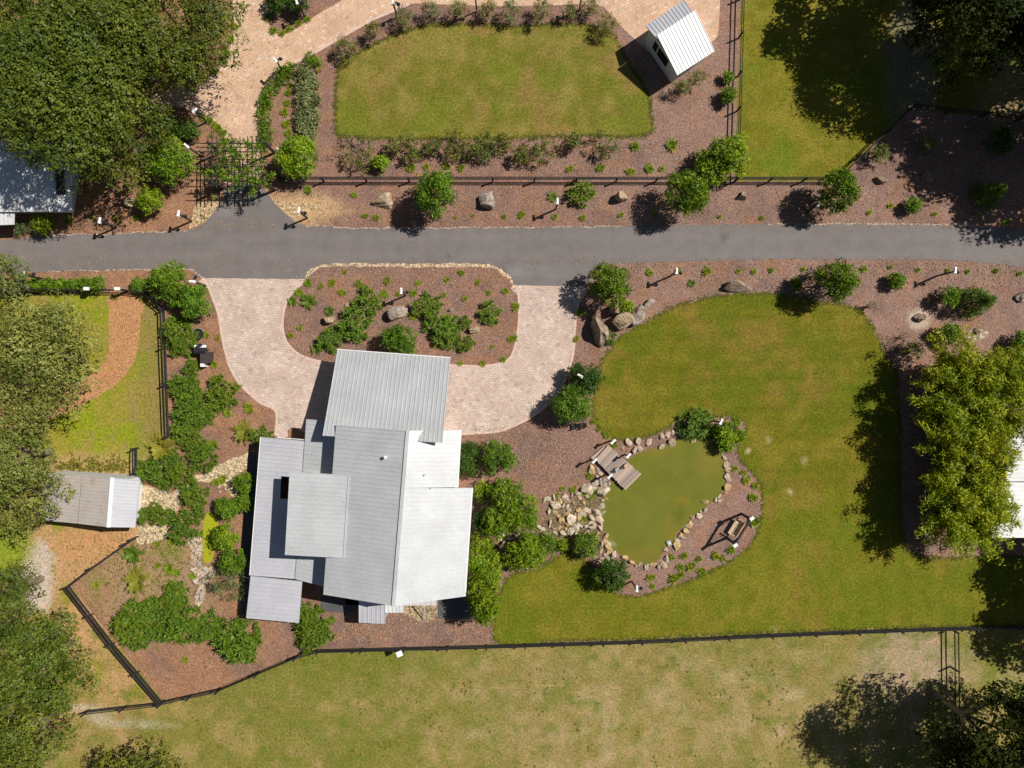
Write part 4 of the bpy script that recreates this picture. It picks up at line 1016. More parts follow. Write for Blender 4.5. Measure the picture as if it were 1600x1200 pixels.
def lump(a, seed): 
    r = np.random.default_rng(seed); return 1 + sum(np.sin(a * k + r.uniform(0, 6)) * r.uniform(0.03, 0.11) for k in (2, 3, 5, 7))
def dome_blobs(Rr, z0, hz, nb, rb, seed, core=0.3):
    r = np.random.default_rng(seed); b = []
    for i in range(nb):
        a = r.uniform(0, 6.283); rho = math.sqrt(r.uniform(0, 1)) * 0.88
        k = lump(a, seed)
        z = z0 + hz * math.sqrt(max(0, 1 - rho ** 2)) * (r.uniform(0.82, 1.04) if r.random() > core else r.uniform(0.25, 0.8))
        b.append((Rr * rho * k * math.cos(a), Rr * rho * k * math.sin(a), z, rb * r.uniform(0.6, 1.35), r.normal(0.45, 0.2)))
    return b
def stems(h, Rr, n=5, r0=0.06, z1=None, seed=0):
    r = np.random.default_rng(seed); m = MB(); z1 = z1 or h * 0.7
    for i in range(n):
        a = i * 6.283 / n + r.uniform(-.4, .4); k = r.uniform(0.35, 0.75) * Rr
        m.tube([(0.05 * math.cos(a), 0.05 * math.sin(a), 0), (k * .35 * math.cos(a), k * .35 * math.sin(a), z1 * .5), (k * math.cos(a), k * math.sin(a), z1)], [r0, r0 * .7, r0 * .25], 5)
    return m
def trunk(h, r0, Rr, seed, nl=6):
    r = np.random.default_rng(seed); m = MB()
    m.tube([(0, 0, -0.05), (r.normal() * .1, r.normal() * .1, h * .5), (0, 0, h)], [r0 * 1.35, r0, r0 * .8], 8)
    for i in range(nl):
        a = i * 6.283 / nl + r.uniform(-.4, .4); k = Rr * r.uniform(.5, .85); e = h + Rr * r.uniform(.25, .7)
        mid = (k * .5 * math.cos(a + .2), k * .5 * math.sin(a + .2), h + (e - h) * .65)
        m.tube([(0, 0, h * .85), mid, (k * math.cos(a), k * math.sin(a), e)], [r0 * .6, r0 * .35, r0 * .08], 6)
        for j in range(3):
            b = a + r.uniform(-.9, .9); q = Rr * r.uniform(.25, .5)
            m.tube([mid, (mid[0] + q * math.cos(b), mid[1] + q * math.sin(b), mid[2] + q * r.uniform(.3, .8))], [r0 * .22, r0 * .05], 5)
    return m

def plant(name, px, py, hm, meshes, cat, group, look=None, label=None, phrase=None, rz=0, sc=1, mk=True):
    """things of trunk/stems and crown; hm is the height of the crown's middle"""
    x, y = P(px, py, hm)
    o = empty(name, (x, y, 0), rz, cat=cat, group=group)
    o.scale = (sc, sc, sc)
    for n, me in meshes: obj(n, me, o)
    if label: o['label'] = label
    else: later(o, px, py, look, phrase)
    if phrase: mark(px, py, phrase)
    return o

def oak(px, py, rpx, H, mat, label, dens=220, L=0.21, W=0.14, seed=0, nbk=1.0, ground=False, core=0.3):
    hm = H * 0.62 if not ground else 0
    Rr = rpx / PX * (1 - H * 0.62 / HC)
    nb = int(120 * (Rr / 8) ** 1.3 * nbk) + 12
    bl = dome_blobs(Rr, H * 0.34, H * 0.62, nb, Rr * 0.19 + 0.3, seed + 100, core)
    V, F, t = blob_leaves(bl, dens, L, W, 0.45, 0.42, 0.13, -0.35, (0.6, 1.08), 4)
    plant('oak_tree', px, py, hm, [('trunk', trunk(H * 0.36, 0.3, Rr, seed).mesh('trunk', M['bark'])), ('crown', mesh_np('crown', V, F, M[mat], t))], 'tree', 'oak trees around the property', label=label)

oak(88, 148, 130, 13.5, 'oak', 'broad olive oak shading the cottage roof', seed=1)
oak(72, 202, 58, 14, 'oak', 'tall narrow oak standing behind the cottage roof', seed=18)
oak(272, 35, 108, 10, 'oak', 'oak on the left side of the top paver drive', seed=2)
oak(45, 35, 110, 11, 'oak', 'oak in the upper left corner', seed=3)
oak(175, 75, 95, 11.5, 'oak', 'oak between the corner oak and the drive side oak', seed=4)
oak(182, 205, 80, 9.5, 'oak', 'smaller oak above the bright round shrub', seed=5)
oak(72, 560, 98, 9, 'oakl', 'pale mossy oak beside the mulch path', seed=6, dens=200)
oak(12, 715, 66, 9.5, 'oakl', 'mossy oak left of the yard lawn', seed=7, dens=200)
oak(46, 780, 56, 7, 'oakl', 'mossy oak overhanging the stained barn roof', seed=8, dens=200)
oak(2, 440, 42, 7, 'oakl', 'small oak at the left edge under the road', seed=9, dens=200)
oak(15, 925, 48, 7, 'oak', 'small oak left of the sandy patch', seed=10)
oak(52, 1040, 82, 9, 'oak', 'wide oak left of the short fence spur', seed=11)
oak(40, 1150, 75, 9.5, 'oak', 'oak in the lower left corner', seed=12)
oak(215, 1240, 70, 7, 'oak', 'oak poking up from the bottom edge', seed=13)
# neighbours whose shade falls into the picture
for i, (gx, gy, r, H, w) in enumerate(((1385, -5, 80, 13, 'shading the top of the right paddock'), (1430, 85, 88, 12.5, 'beside the bare track in the right paddock'), (1500, 10, 100, 14, 'near the top right, over the bare track'), (1545, 110, 95, 14, 'shading the far fence corner'),
                                     (1615, 190, 92, 13.5, 'shading the mulch above the road'), (1665, 275, 66, 12.5, 'shading the road at the right edge'), (1700, 20, 110, 17, 'past the upper right corner'), (1740, 170, 100, 17, 'past the right edge behind the shaded mulch'),
                                     (1700, 850, 70, 12, 'past the right edge beside the white metal roof'), (1705, 935, 78, 12.5, 'past the right edge at the long fence'), (1560, 1090, 80, 12, 'past the right edge below the long fence'), (1462, 1085, 92, 13.5, 'at the bottom right over the worn paddock'), (1490, 1170, 80, 12, 'past the lower right corner'))):
    oak(gx, gy, r, H, 'oak_shade', 'shade darkened oak ' + w, seed=40 + i, ground=True, nbk=1.3, **(dict(dens=150, L=0.27, W=0.18) if i in (1, 2, 10, 11, 12) else dict(dens=80, L=0.42, W=0.3)))

def bushmesh(style, Rr, seed):
    if style in ('glossy', 'dark', 'bright', 'clip'):
        mat = {'clip': 'glossy'}.get(style, style)
        H = Rr * 1.9
        nb = int(26 + 30 * Rr)
        bl = dome_blobs(Rr, Rr * 0.35, H - Rr * 0.45, nb, Rr * (0.2 if style != 'clip' else 0.17) + 0.08, seed, 0.25)
        V, F, t = blob_leaves(bl, 460, 0.21, 0.1, 0.5, 0.9)
        return H, [('stem', stems(H, Rr, 5, 0.05 + 0.02 * Rr, seed=seed).mesh('stem', M['bark'])), ('crown', mesh_np('crown', V, F, M[mat], t))]
    if style == 'grey':
        H = Rr * 1.3; bl = dome_blobs(Rr, Rr * .2, H * .75, 50, Rr * .18, seed, .2)
        V, F, t = blob_leaves(bl, 330, 0.26, 0.05, 0.3, 0.8)
        return H, [('stem', stems(H, Rr, 6, .05, seed=seed).mesh('stem', M['bark'])), ('crown', mesh_np('crown', V, F, M['grey'], t))]
    if style == 'feather':
        H = 2.2; r = np.random.default_rng(seed); bl = dome_blobs(Rr, .3, H - .5, 26, Rr * .32, seed, .35)
        V, F, t = blob_leaves(bl, 420, 0.22, 0.06, 0.25, 0.9)
        return H, [('stem', stems(H, Rr, 8, .025, seed=seed).mesh('stem', M['bark'])), ('crown', mesh_np('crown', V, F, M['feather'], t))]
    if style == 'leggy':
        H = 1.8; bl = dome_blobs(Rr, .3, H - .4, int(14 + 11 * Rr), 0.32, seed, .4)
        V, F, t = blob_leaves(bl, 420, 0.17, 0.085, 0.4, 0.9)
        return H, [('stem', stems(H, Rr * 1.15, 14, .022, seed=seed).mesh('stem', M['bark'])), ('crown', mesh_np('crown', V, F, M['leggy'], t))]
    if style == 'bare':
        H = 1.7; bl = dome_blobs(Rr, .4, H - .6, 10, 0.2, seed, .4)
        V, F, t = blob_leaves(bl, 60, 0.14, 0.06, 0.4, 0.9)
        return H, [('stem', stems(H, Rr * 1.3, 18, .025, seed=seed).mesh('stem', M['bark'])), ('crown', mesh_np('crown', V, F, M['leggy'], t))]
    if style == 'cone':
        r = np.random.default_rng(seed); H = Rr * 2.7; bl = []
        for i in range(150):
            u = r.uniform(0, 1) ** 1.3; a = r.uniform(0, 6.283); k = Rr * (1 - u) ** .8 * r.uniform(.5, 1.0)
            bl.append((k * math.cos(a), k * math.sin(a), .25 + u * (H - .4), Rr * .27 * (1.15 - u * .6), r.normal(.4, .13)))
        V, F, t = blob_leaves(bl, 330, 0.2, 0.06, 0.5, 0.8)
        m = MB(); m.tube([(0, 0, 0), (0, 0, H * .9)], [.1, .03], 6)
        return H, [('trunk', m.mesh('trunk', M['bark'])), ('crown', mesh_np('crown', V, F, M['conifer'], t))]

COLSTYLE = dict(glossy=('round_tree', 'tree', 'round leafy trees and shrubs'), dark=('shrub', 'shrub', 'round leafy trees and shrubs'), bright=('shrub', 'shrub', 'round leafy trees and shrubs'), clip=('shrub', 'shrub', 'round leafy trees and shrubs'),
                grey=('shrub', 'shrub', 'garden shrubs'), feather=('shrub', 'shrub', 'feathery shrubs above the top lawn'), leggy=('shrub', 'shrub', 'thin shrubs below the top lawn'), bare=('shrub', 'shrub', 'garden shrubs'), cone=('conifer_tree', 'tree', 'conifers by the road'))
_bs = [500]
def bush(px, py, rpx, style, look, phrase=None, label=None, tall=1.0):
    _bs[0] += 1
    hm = {'feather': 1.2, 'leggy': 1.0, 'bare': 1.0, 'grey': rpx / PX * .7, 'cone': rpx / PX * 1.4}.get(style, rpx / PX * 1.0)
    Rr = rpx / PX * (1 - hm / HC)
    H, ms = bushmesh(style, Rr, _bs[0])
    n, c, g = COLSTYLE[style]
    o = plant(n, px, py, hm * tall, ms, c, g, look, label, phrase, rng.uniform(0, 6.28))
    o.scale = (1, 1, tall)
    return o

B = bush
B(682, 303, 34, 'glossy', None, 'the round roadside tree', 'large round tree above the road over its own wide shadow', tall=1.3)
B(1074, 303, 34, 'glossy', None, 'the leafy roadside tree', 'leafy round tree above the road next to the yellow green tree', tall=1.3)
B(1308, 300, 32, 'glossy', None, 'the fence bend tree', 'round tree hiding the bend of the north fence', tall=1.3)
B(1137, 244, 34, 'bright', None, 'the yellow green tree', 'bright yellow green tree at the fence corner')
B(1112, 262, 26, 'bright', None, None, 'yellow green bush squeezed below the fence corner tree')
B(265, 252, 36, 'bright', None, 'the trellis side shrub', 'bright round shrub left of the trellis gate')
B(464, 246, 33, 'bright', None, 'the hedge end shrub', 'bright round shrub at the lower end of the pale hedge')
B(233, 313, 21, 'bright', None, 'the roadside bright shrub', 'bright shrub in mulch between cottage and trellis gate')
B(952, 443, 32, 'glossy', None, 'the drive mouth tree', 'round tree at the right drive mouth by the road', tall=1.3)
B(263, 441, 30, 'clip', None, 'the clipped round shrub', 'dark clipped round shrub at the left drive mouth')
B(304, 469, 27, 'glossy', None, 'the lighter round shrub', 'lighter round shrub below the clipped dark one')
B(623, 532, 26, 'glossy', None, 'the carport front shrub', 'round shrub just above the carport roof')
B(914, 591, 25, 'dark', None, 'the dark lamp shrub', 'dark shrub with a white lamp head rising from it')
B(895, 632, 31, 'glossy', None, 'the drive curve tree', 'round tree at the curve of the right drive')
B(1305, 438, 32, 'glossy', None, 'the lawn top tree', 'bushy tree below the road at the top of the big lawn', tall=1.3)
B(1425, 321, 12, 'clip', None, 'the small ball shrub', 'small clipped ball shrub above the road')
B(1484, 464, 17, 'clip', None, 'the lower ball shrub', 'ball shrub left of the cone shaped conifer')
B(1482, 521, 16, 'glossy', None, 'the hedge top shrub', 'round shrub just above the bamboo hedge')
B(1535, 470, 24, 'cone', None, 'the lower conifer', 'cone shaped conifer below the road on the right')
B(1553, 300, 22, 'cone', None, 'the upper conifer', 'cone shaped conifer above the road on the right')
B(68, 350, 17, 'bright', 'bright leafy shrub', 'the cottage corner shrub')
B(32, 355, 14, 'grey', 'greyish shrub')
B(275, 200, 14, 'dark', 'dark low shrub'); B(300, 205, 14, 'dark', 'dark low shrub'); B(255, 195, 12, 'dark', 'dark low shrub')
B(777, 715, 26, 'glossy', None, 'the house corner shrub', 'round shrub right of the white roof edge')
B(733, 705, 17, 'dark', 'dark shrub'); B(732, 728, 16, 'dark', 'dark shrub')
B(357, 793, 18, 'glossy', 'leafy shrub'); B(383, 755, 15, 'glossy', 'leafy shrub'); B(386, 785, 14, 'glossy', 'leafy shrub'); B(352, 840, 20, 'bright', 'bright shrub'); B(366, 878, 20, 'glossy', 'leafy shrub'); B(357, 908, 32, 'grey', None, 'the grey green shrub', 'grey green shrub at the house wall below the algae pool')
B(790, 775, 28, 'glossy', None, 'the upper wall shrub', 'dense shrub right of the white roof step'); B(812, 803, 30, 'bright', None, 'the bright slope shrub', 'bright wide shrub left of the rock slope')
B(754, 768, 14, 'bright', 'bright leafy shrub'); B(775, 815, 26, 'bright', 'bright leafy shrub'); B(756, 815, 15, 'dark', 'dark shrub')
for q in ((752, 850, 18), (745, 880, 18), (762, 900, 24), (752, 925, 22), (757, 950, 22), (775, 875, 15)): B(*q, 'bright', 'bright leafy shrub', tall=1.0 if q[1] < 920 else 1.8)
B(825, 862, 28, 'bright', None, 'the lawn corner shrub', 'bright wide shrub at the lawn corner under the rock slope'); B(803, 870, 20, 'bright', 'bright leafy shrub'); B(850, 850, 20, 'glossy', 'leafy shrub'); B(915, 852, 20, 'glossy', 'leafy shrub'); B(880, 850, 10, 'bright', 'bright leafy shrub')
B(957, 897, 26, 'dark', None, 'the pond corner shrub', 'dark spiky shrub at the lower left of the pond')
B(1155, 680, 9, 'bright', 'bright small shrub'); B(1130, 675, 16, 'bright', 'bright small shrub'); B(1133, 695, 13, 'bright', 'bright small shrub'); B(1140, 670, 10, 'leggy', 'thin small shrub')
B(978, 481, 12, 'bright', 'bright creeping shrub'); B(1401, 439, 12, 'glossy', 'small leafy shrub'); B(1244, 445, 9, 'glossy', 'small leafy shrub')
B(1360, 478, 10, 'bare', 'bare twiggy shrub'); B(1412, 527, 18, 'bare', None, 'the leafless shrub', 'leafless twiggy shrub at the top right lawn edge'); B(1425, 548, 16, 'leggy', 'thin half bare shrub')
B(1090, 122, 14, 'feather', 'feathery green shrub'); B(1065, 137, 13, 'feather', 'feathery green shrub'); B(1137, 121, 8, 'glossy', 'small leafy shrub'); B(1139, 149, 12, 'glossy', 'small leafy shrub')
for q in ((540, 76, 18), (582, 48, 14), (628, 25, 16), (672, 15, 13), (717, 12, 14), (760, 15, 14), (800, 16, 16), (847, 18, 17), (889, 16, 11), (922, 9, 14), (948, 38, 17)): B(*q, 'feather', 'feathery grey green shrub')
for q in ((560, 235, 38), (617, 232, 18), (642, 232, 24), (677, 230, 15), (712, 226, 24), (740, 232, 18), (765, 230, 24), (788, 222, 14), (815, 242, 15), (846, 232, 25), (897, 222, 15), (945, 226, 24)): B(*q, 'leggy', 'thin brownish shrub')
B(595, 255, 12, 'bright', 'bright small shrub')
B(1375, 240, 16, 'leggy', 'thin brownish shrub'); B(1560, 220, 22, 'dark', 'dark shaded shrub'); B(1595, 535, 16, 'glossy', 'leafy shrub')
B(1450, 225, 10, 'leggy', 'thin brownish shrub')
for q in ((467, 5, 17), (432, 4, 16)): B(*q, 'dark', 'dark shrub')
# hedge behind the left fence
for x, r_ in ((40, 9), (58, 10), (76, 9), (95, 10), (114, 10), (133, 10), (152, 11), (218, 11), (230, 8)): B(x, 445, r_, 'glossy', 'hedge shrub')
B(270, 470, 10, 'glossy', 'leafy shrub')

# hedges at the top drive
def hedge(pts, w, h, mat, label, L, W, n, seed):
    c = resample([P(a, b, h * .6) for a, b in pts], False, 0.3, True)
    r = np.random.default_rng(seed); bl = []
    for i in range(n):
        p = c[r.integers(len(c))]; a = r.uniform(0, 6.283); k = r.uniform(0, w)
        bl.append((p[0] + k * math.cos(a), p[1] + k * math.sin(a), h * (0.45 + 0.4 * r.random()) * (1 - .25 * (k / w) ** 2), r.uniform(.28, .42), r.normal(.45, .15)))
    o = empty('hedge', (c[0][0], c[0][1], 0), cat='hedge', label=label)
    bl = [(x - c[0][0], y - c[0][1], z, q, t) for x, y, z, q, t in bl]
    V, F, t = blob_leaves(bl, 240, L, W, 0.5, 0.9)
    obj('foliage', mesh_np('foliage', V, F, M[mat], t), o)
    m = MB()
    for p in c[::3]: m.tube([(p[0] - c[0][0], p[1] - c[0][1], 0), (p[0] - c[0][0], p[1] - c[0][1], h * .6)], .03, 5)
    obj('stem', m.mesh('stem', M['bark']), o)
hedge([(452, 108), (430, 128), (415, 152), (411, 185), (413, 222)], 0.65, 0.9, 'glossy', 'dark curved hedge along the top drive', .16, .09, 170, 1)
hedge([(474, 108), (480, 125), (482, 160), (480, 195), (478, 212)], 1.15, 1.3, 'varieg', 'pale variegated hedge beside the top lawn', .22, .1, 260, 2)
hedge([(482, 92), (494, 98)], 0.5, 0.8, 'glossy', 'short dark hedge piece above the pale hedge', .16, .09, 30, 3)

# vines on the trellis
for px, py, rx, n, lab in ((350, 232, 26, 50, 'left upper'), (392, 236, 22, 36, 'right upper'), (345, 272, 26, 40, 'left lower'), (395, 278, 24, 48, 'right lower')):
    r = np.random.default_rng(int(px)); x, y = P(px, py, TH)
    bl = [(r.normal() * rx / PX * .55, r.normal() * .75, TH + r.uniform(-.5, .3), r.uniform(.2, .38), r.normal(.4, .15)) for _ in range(n)]
    o = empty('climbing_vine', (x, y, 0), cat='vine', group='vines on the trellis', label=f'green vine over the {lab} bay of the trellis gate')
    V, F, t = blob_leaves(bl, 420, .17, .1, .5, .9); obj('foliage', mesh_np('foliage', V, F, M['glossy'], t), o)
    m = MB(); m.tube([(0, 0, 0), (.1, .1, TH * .5), (0, 0, TH)], [.05, .04, .03], 6); obj('stem', m.mesh('stem', M['bark']), o)

# bamboo
def bamboo(gx, gy, H, Rr, n, seed, label):
    r = np.random.default_rng(seed); bl = []; m = MB()
    for i in range(n):
        a = r.uniform(0, 6.283); b0 = r.uniform(0, .9); k = Rr * r.uniform(.15, 1.0); h = H * r.uniform(.7, 1.02) * (1 - .22 * (k / Rr) ** 2)
        ca, sa = math.cos(a), math.sin(a)
        pts = [(b0 * ca, b0 * sa, 0), (b0 * ca + k * .2 * ca, b0 * sa + k * .2 * sa, h * .55), (b0 * ca + k * .6 * ca, b0 * sa + k * .6 * sa, h * .9), (b0 * ca + k * ca, b0 * sa + k * sa, h * .93)]
        m.tube(pts, [.05, .04, .02, .01], 5)
        bt = r.normal(.5, .13)
        for u in (0.2, 0.5, 0.72, 0.9, 1.05, 1.16, 1.24):
            s_ = u * 3; j = min(int(s_), 2); f = s_ - j
            p = [pts[j][q] + (pts[j + 1][q] - pts[j][q]) * f for q in range(3)]
            bl.append((p[0] + r.normal() * .15, p[1] + r.normal() * .15, p[2] + r.normal() * .1, r.uniform(.42, .62) * (1.1 - .2 * u if u < 1.1 else .45), bt + (u - .75) * .45))
    V, F, t = blob_leaves(bl, 230, .36, .1, .25, .9, .18)
    o = empty('bamboo_clump', (*P(gx, gy), 0), cat='bamboo', group='bamboo clumps of the hedge', label=label)
    obj('culm', m.mesh('culm', m_b), o); obj('foliage', mesh_np('foliage', V, F, M['bamboo'], t), o)
m_b = m_plain('bamboo_culm', (0.2, 0.22, 0.05), .6, .3)
for i, (gx, gy, H, Rr, lab) in enumerate(((1462, 585, 6.5, 3.3, 'topmost in the left row'), (1455, 640, 7.0, 3.2, 'second from the top in the left row'), (1458, 695, 7.0, 3.3, 'third from the top in the left row'), (1455, 750, 7.0, 3.2, 'fourth from the top in the left row'), (1462, 800, 6.8, 3.2, 'lowest in the left row'),
                                         (1506, 600, 7.0, 2.8, 'topmost in the right row'), (1498, 660, 7.2, 2.5, 'second from the top in the right row'), (1490, 715, 7.0, 2.2, 'third from the top in the right row'), (1488, 775, 6.8, 2.2, 'lowest in the right row'), (1555, 590, 6.5, 2.6, 'at the upper right near the edge'))):
    bamboo(gx, gy, H, Rr, 44, 700 + i, f'yellow green bamboo clump, {lab} of the hedge')

# strap leaved clumps, palms and tufts share a few meshes each
def blades(C, nb, l0, l1, w, e0, e1, seed, flat=1.0, pale=0.0):
    r = np.random.default_rng(seed); Vs, Fs, ts, b = [], [], [], 0
    n = len(C) * nb
    c = np.repeat(np.asarray(C, float), nb, 0); az = r.uniform(0, 6.283, n); l = r.uniform(l0, l1, n); e = np.radians(r.uniform(e0, e1, n))
    dh = np.stack([np.cos(az), np.sin(az), np.zeros(n)], 1); up = np.array([0, 0, 1.0]); sd = np.stack([-np.sin(az), np.cos(az), np.zeros(n)], 1)
    pts = []
    for u, drop in ((0, 0), (.4, .06), (.75, .24), (1.0, .5)):
        pts.append(c + dh * (l * u * np.cos(e))[:, None] + up * (l * (u * np.sin(e) - drop * flat * 0.55))[:, None])
    wd = [w * .7, w, w * .75, w * .08]
    V = np.stack([p + sd * (s * k / 2) for p, k in zip(pts, wd) for s in (-1, 1)], 1)      # n,8,3
    F = np.array([[0, 2, 3, 1], [2, 4, 5, 3], [4, 6, 7, 5]])[:, ::-1]
    F = (np.arange(n)[:, None, None] * 8 + F[None]).reshape(-1, 4)
    t = np.repeat(np.clip(r.normal(.45, .22, n) + (r.random(n) < pale) * .6, 0, 1), 3)
    return V.reshape(-1, 3), F, t
def lily_mesh(seed):
    r = np.random.default_rng(seed); C = []
    for i in range(46):
        a = r.uniform(0, 6.283); k = math.sqrt(r.uniform(0, 1)) * .86 * lump(a, seed); C.append((k * math.cos(a), k * math.sin(a), .75 * r.uniform(.25, 1) * max(0, 1 - k * k)))
    C = np.array(C)
    V, F, t = blades(C, 34, .14, .36, .034, 10, 85, seed, 1.1, .07)
    V[:, 2] += 0
    return mesh_np('lily_clump', V, F, M['lily'], t)
LILY = [lily_mesh(800 + i) for i in range(5)]
TUFT = []
for i in range(5):
    r = np.random.default_rng(830 + i); C = r.normal(size=(7, 3)) * np.array([.22, .22, 0])
    V, F, t = blades(C, 26, .6, 1.0, .075, 25, 85, 840 + i); TUFT.append(mesh_np('grass_tuft', V, F, M['tuft'], t))
def frond_mesh(name, seed, nf, mat, e0, e1, ll=.28, lw=.045):
    r = np.random.default_rng(seed); out = []
    for i in range(nf):
        az = i * 2.39996 + r.uniform(-.2, .2); e = math.radians(r.uniform(e0, e1)); l = r.uniform(.75, 1.05); tt = r.normal(.45, .15)
        u = np.linspace(.1, 1, 20); dh = np.array([math.cos(az), math.sin(az), 0]); sd = np.array([-math.sin(az), math.cos(az), 0])
        ctr = dh * (u * l * math.cos(e))[:, None] + np.array([0, 0, 1.]) * (l * (u * math.sin(e) - .3 * u ** 2.2))[:, None]
        tang = unit(np.gradient(ctr, axis=0)); L = ll * np.sin(np.clip(u * 2.9, .35, 2.75))
        for s in (-1, 1):
            T = unit(sd * s + tang * .7 + np.array([0, 0, .15])); N = np.cross(T, tang); N[N[:, 2] < 0] *= -1
            out.append(leafq(ctr + T * (L / 2)[:, None], N, L, lw, tt + r.normal(size=20) * .12, T))
        rb = leafq(ctr, np.tile([0, 0, 1.], (20, 1)), .07, .02, np.full(20, .8), tang); out.append(rb)
    V, F, t = join(out); return mesh_np(name, V, F, mat, t)
SAGO = [frond_mesh('sago_palm', 870 + i, 32, M['sago'], 0, 62, .17, .03) for i in range(3)]
YEL = [frond_mesh('palmetto', 880 + i, 30, M['yellow'], 5, 75, .15, .026) for i in range(2)]

def spot(name, mset, px, py, rpx, zs, look, cat, group, h=0.3, phrase=None, label=None):
    o = obj(name, mset[rng.integers(len(mset))]); s = rpx / PX
    o.location = (*P(px, py, h), 0.02); o.scale = (s, s, s * zs); o.rotation_euler = (0, 0, rng.uniform(0, 6.28))
    tag(o, cat=cat, group=group)
    if label: o['label'] = label
    else: later(o, px, py, look, phrase)
    if phrase: mark(px, py, phrase)
    return o
def lily(px, py, r, phrase=None, label=None): spot('lily_clump', LILY, px, py, r * 1.1, 1.15 if r > 18 else 1.4, 'lush green strap leaf clump', 'plant', 'strap leaf clumps', .5, phrase, label)
def tuft(px, py, r=5.5): spot('grass_tuft', TUFT, px, py, r * 1.15, 1.0, 'small grass tuft', 'grass tuft', 'small grass tufts in the beds', .25)
def sago(px, py, r, label=None, phrase=None): spot('sago_palm', SAGO, px, py, r, .9, 'spiky green palm rosette', 'palm', 'spiky palm rosettes', .5, phrase, label)
def pal(px, py, r, label=None, phrase=None): spot('palmetto', YEL, px, py, r, .95, 'yellowish fan palm', 'palm', 'yellow green palms', .8, phrase, label)

for q in ((278, 520, 27), (290, 535, 22), (350, 610, 28, 'the drive side clump'), (338, 622, 20), (288, 600, 26, 'the fence side clump'), (296, 622, 24), (300, 645, 30, 'the middle bed clump'), (318, 650, 20), (290, 672, 24), (300, 690, 18), (317, 717, 27, 'the path side clump'), (255, 735, 28), (228, 738, 20), (284, 745, 24), (270, 720, 18),
          (302, 775, 24, 'the gravel bend clump'), (287, 822, 27, 'the pool side clump'), (252, 806, 18), (225, 808, 14), (240, 800, 14), (310, 800, 12),
          (205, 975, 34, 'the lower left clump'), (222, 955, 26), (215, 995, 22), (262, 945, 26), (272, 930, 22), (285, 968, 34, 'the lower middle clump'), (258, 980, 24), (325, 975, 26), (312, 990, 20), (372, 1000, 36, 'the lower right clump'), (365, 1012, 26), (385, 990, 22),
          (488, 975, 30, 'the back porch clump'), (492, 990, 26), (482, 960, 22), (478, 1005, 18),
          (575, 472, 24, 'the upper island clump'), (556, 505, 29, 'the middle island clump'), (666, 477, 24, 'the right upper clump'), (693, 513, 28, 'the right lower clump'), (700, 525, 20), (515, 530, 21, 'the left island clump'), (727, 537, 14), (726, 504, 11),
          (1085, 660, 26, 'the pond top clump'), (1100, 668, 20), (1075, 672, 16), (953, 527, 12), (408, 680, 18), (765, 768, 14), (1135, 690, 14), (1128, 680, 12),
          (300, 575, 14), (275, 545, 14)):
    lily(*q)
sago(480, 470, 17); sago(455, 470, 11); lily(767, 487, 20, 'the island rosette', 'single round strap leaf clump at the right of the drive island'); lily(906, 300, 23, 'the roadside rosette', 'single tall strap leaf clump above the road by a lamp'); sago(864, 306, 12); sago(205, 868, 20); sago(492, 545, 12); sago(513, 485, 11); sago(1401, 440, 10); sago(1082, 442, 9)
pal(250, 700, 33, 'big yellow palm beside the yard fence end', 'the big yellow palm'); pal(378, 676, 25, 'yellow palm near the drive\'s lower left end', 'the drive end palm'); pal(212, 910, 30, 'yellow palm above the lower left clump', 'the lower yellow palm'); pal(172, 462, 9); pal(218, 464, 10); pal(240, 945, 16)
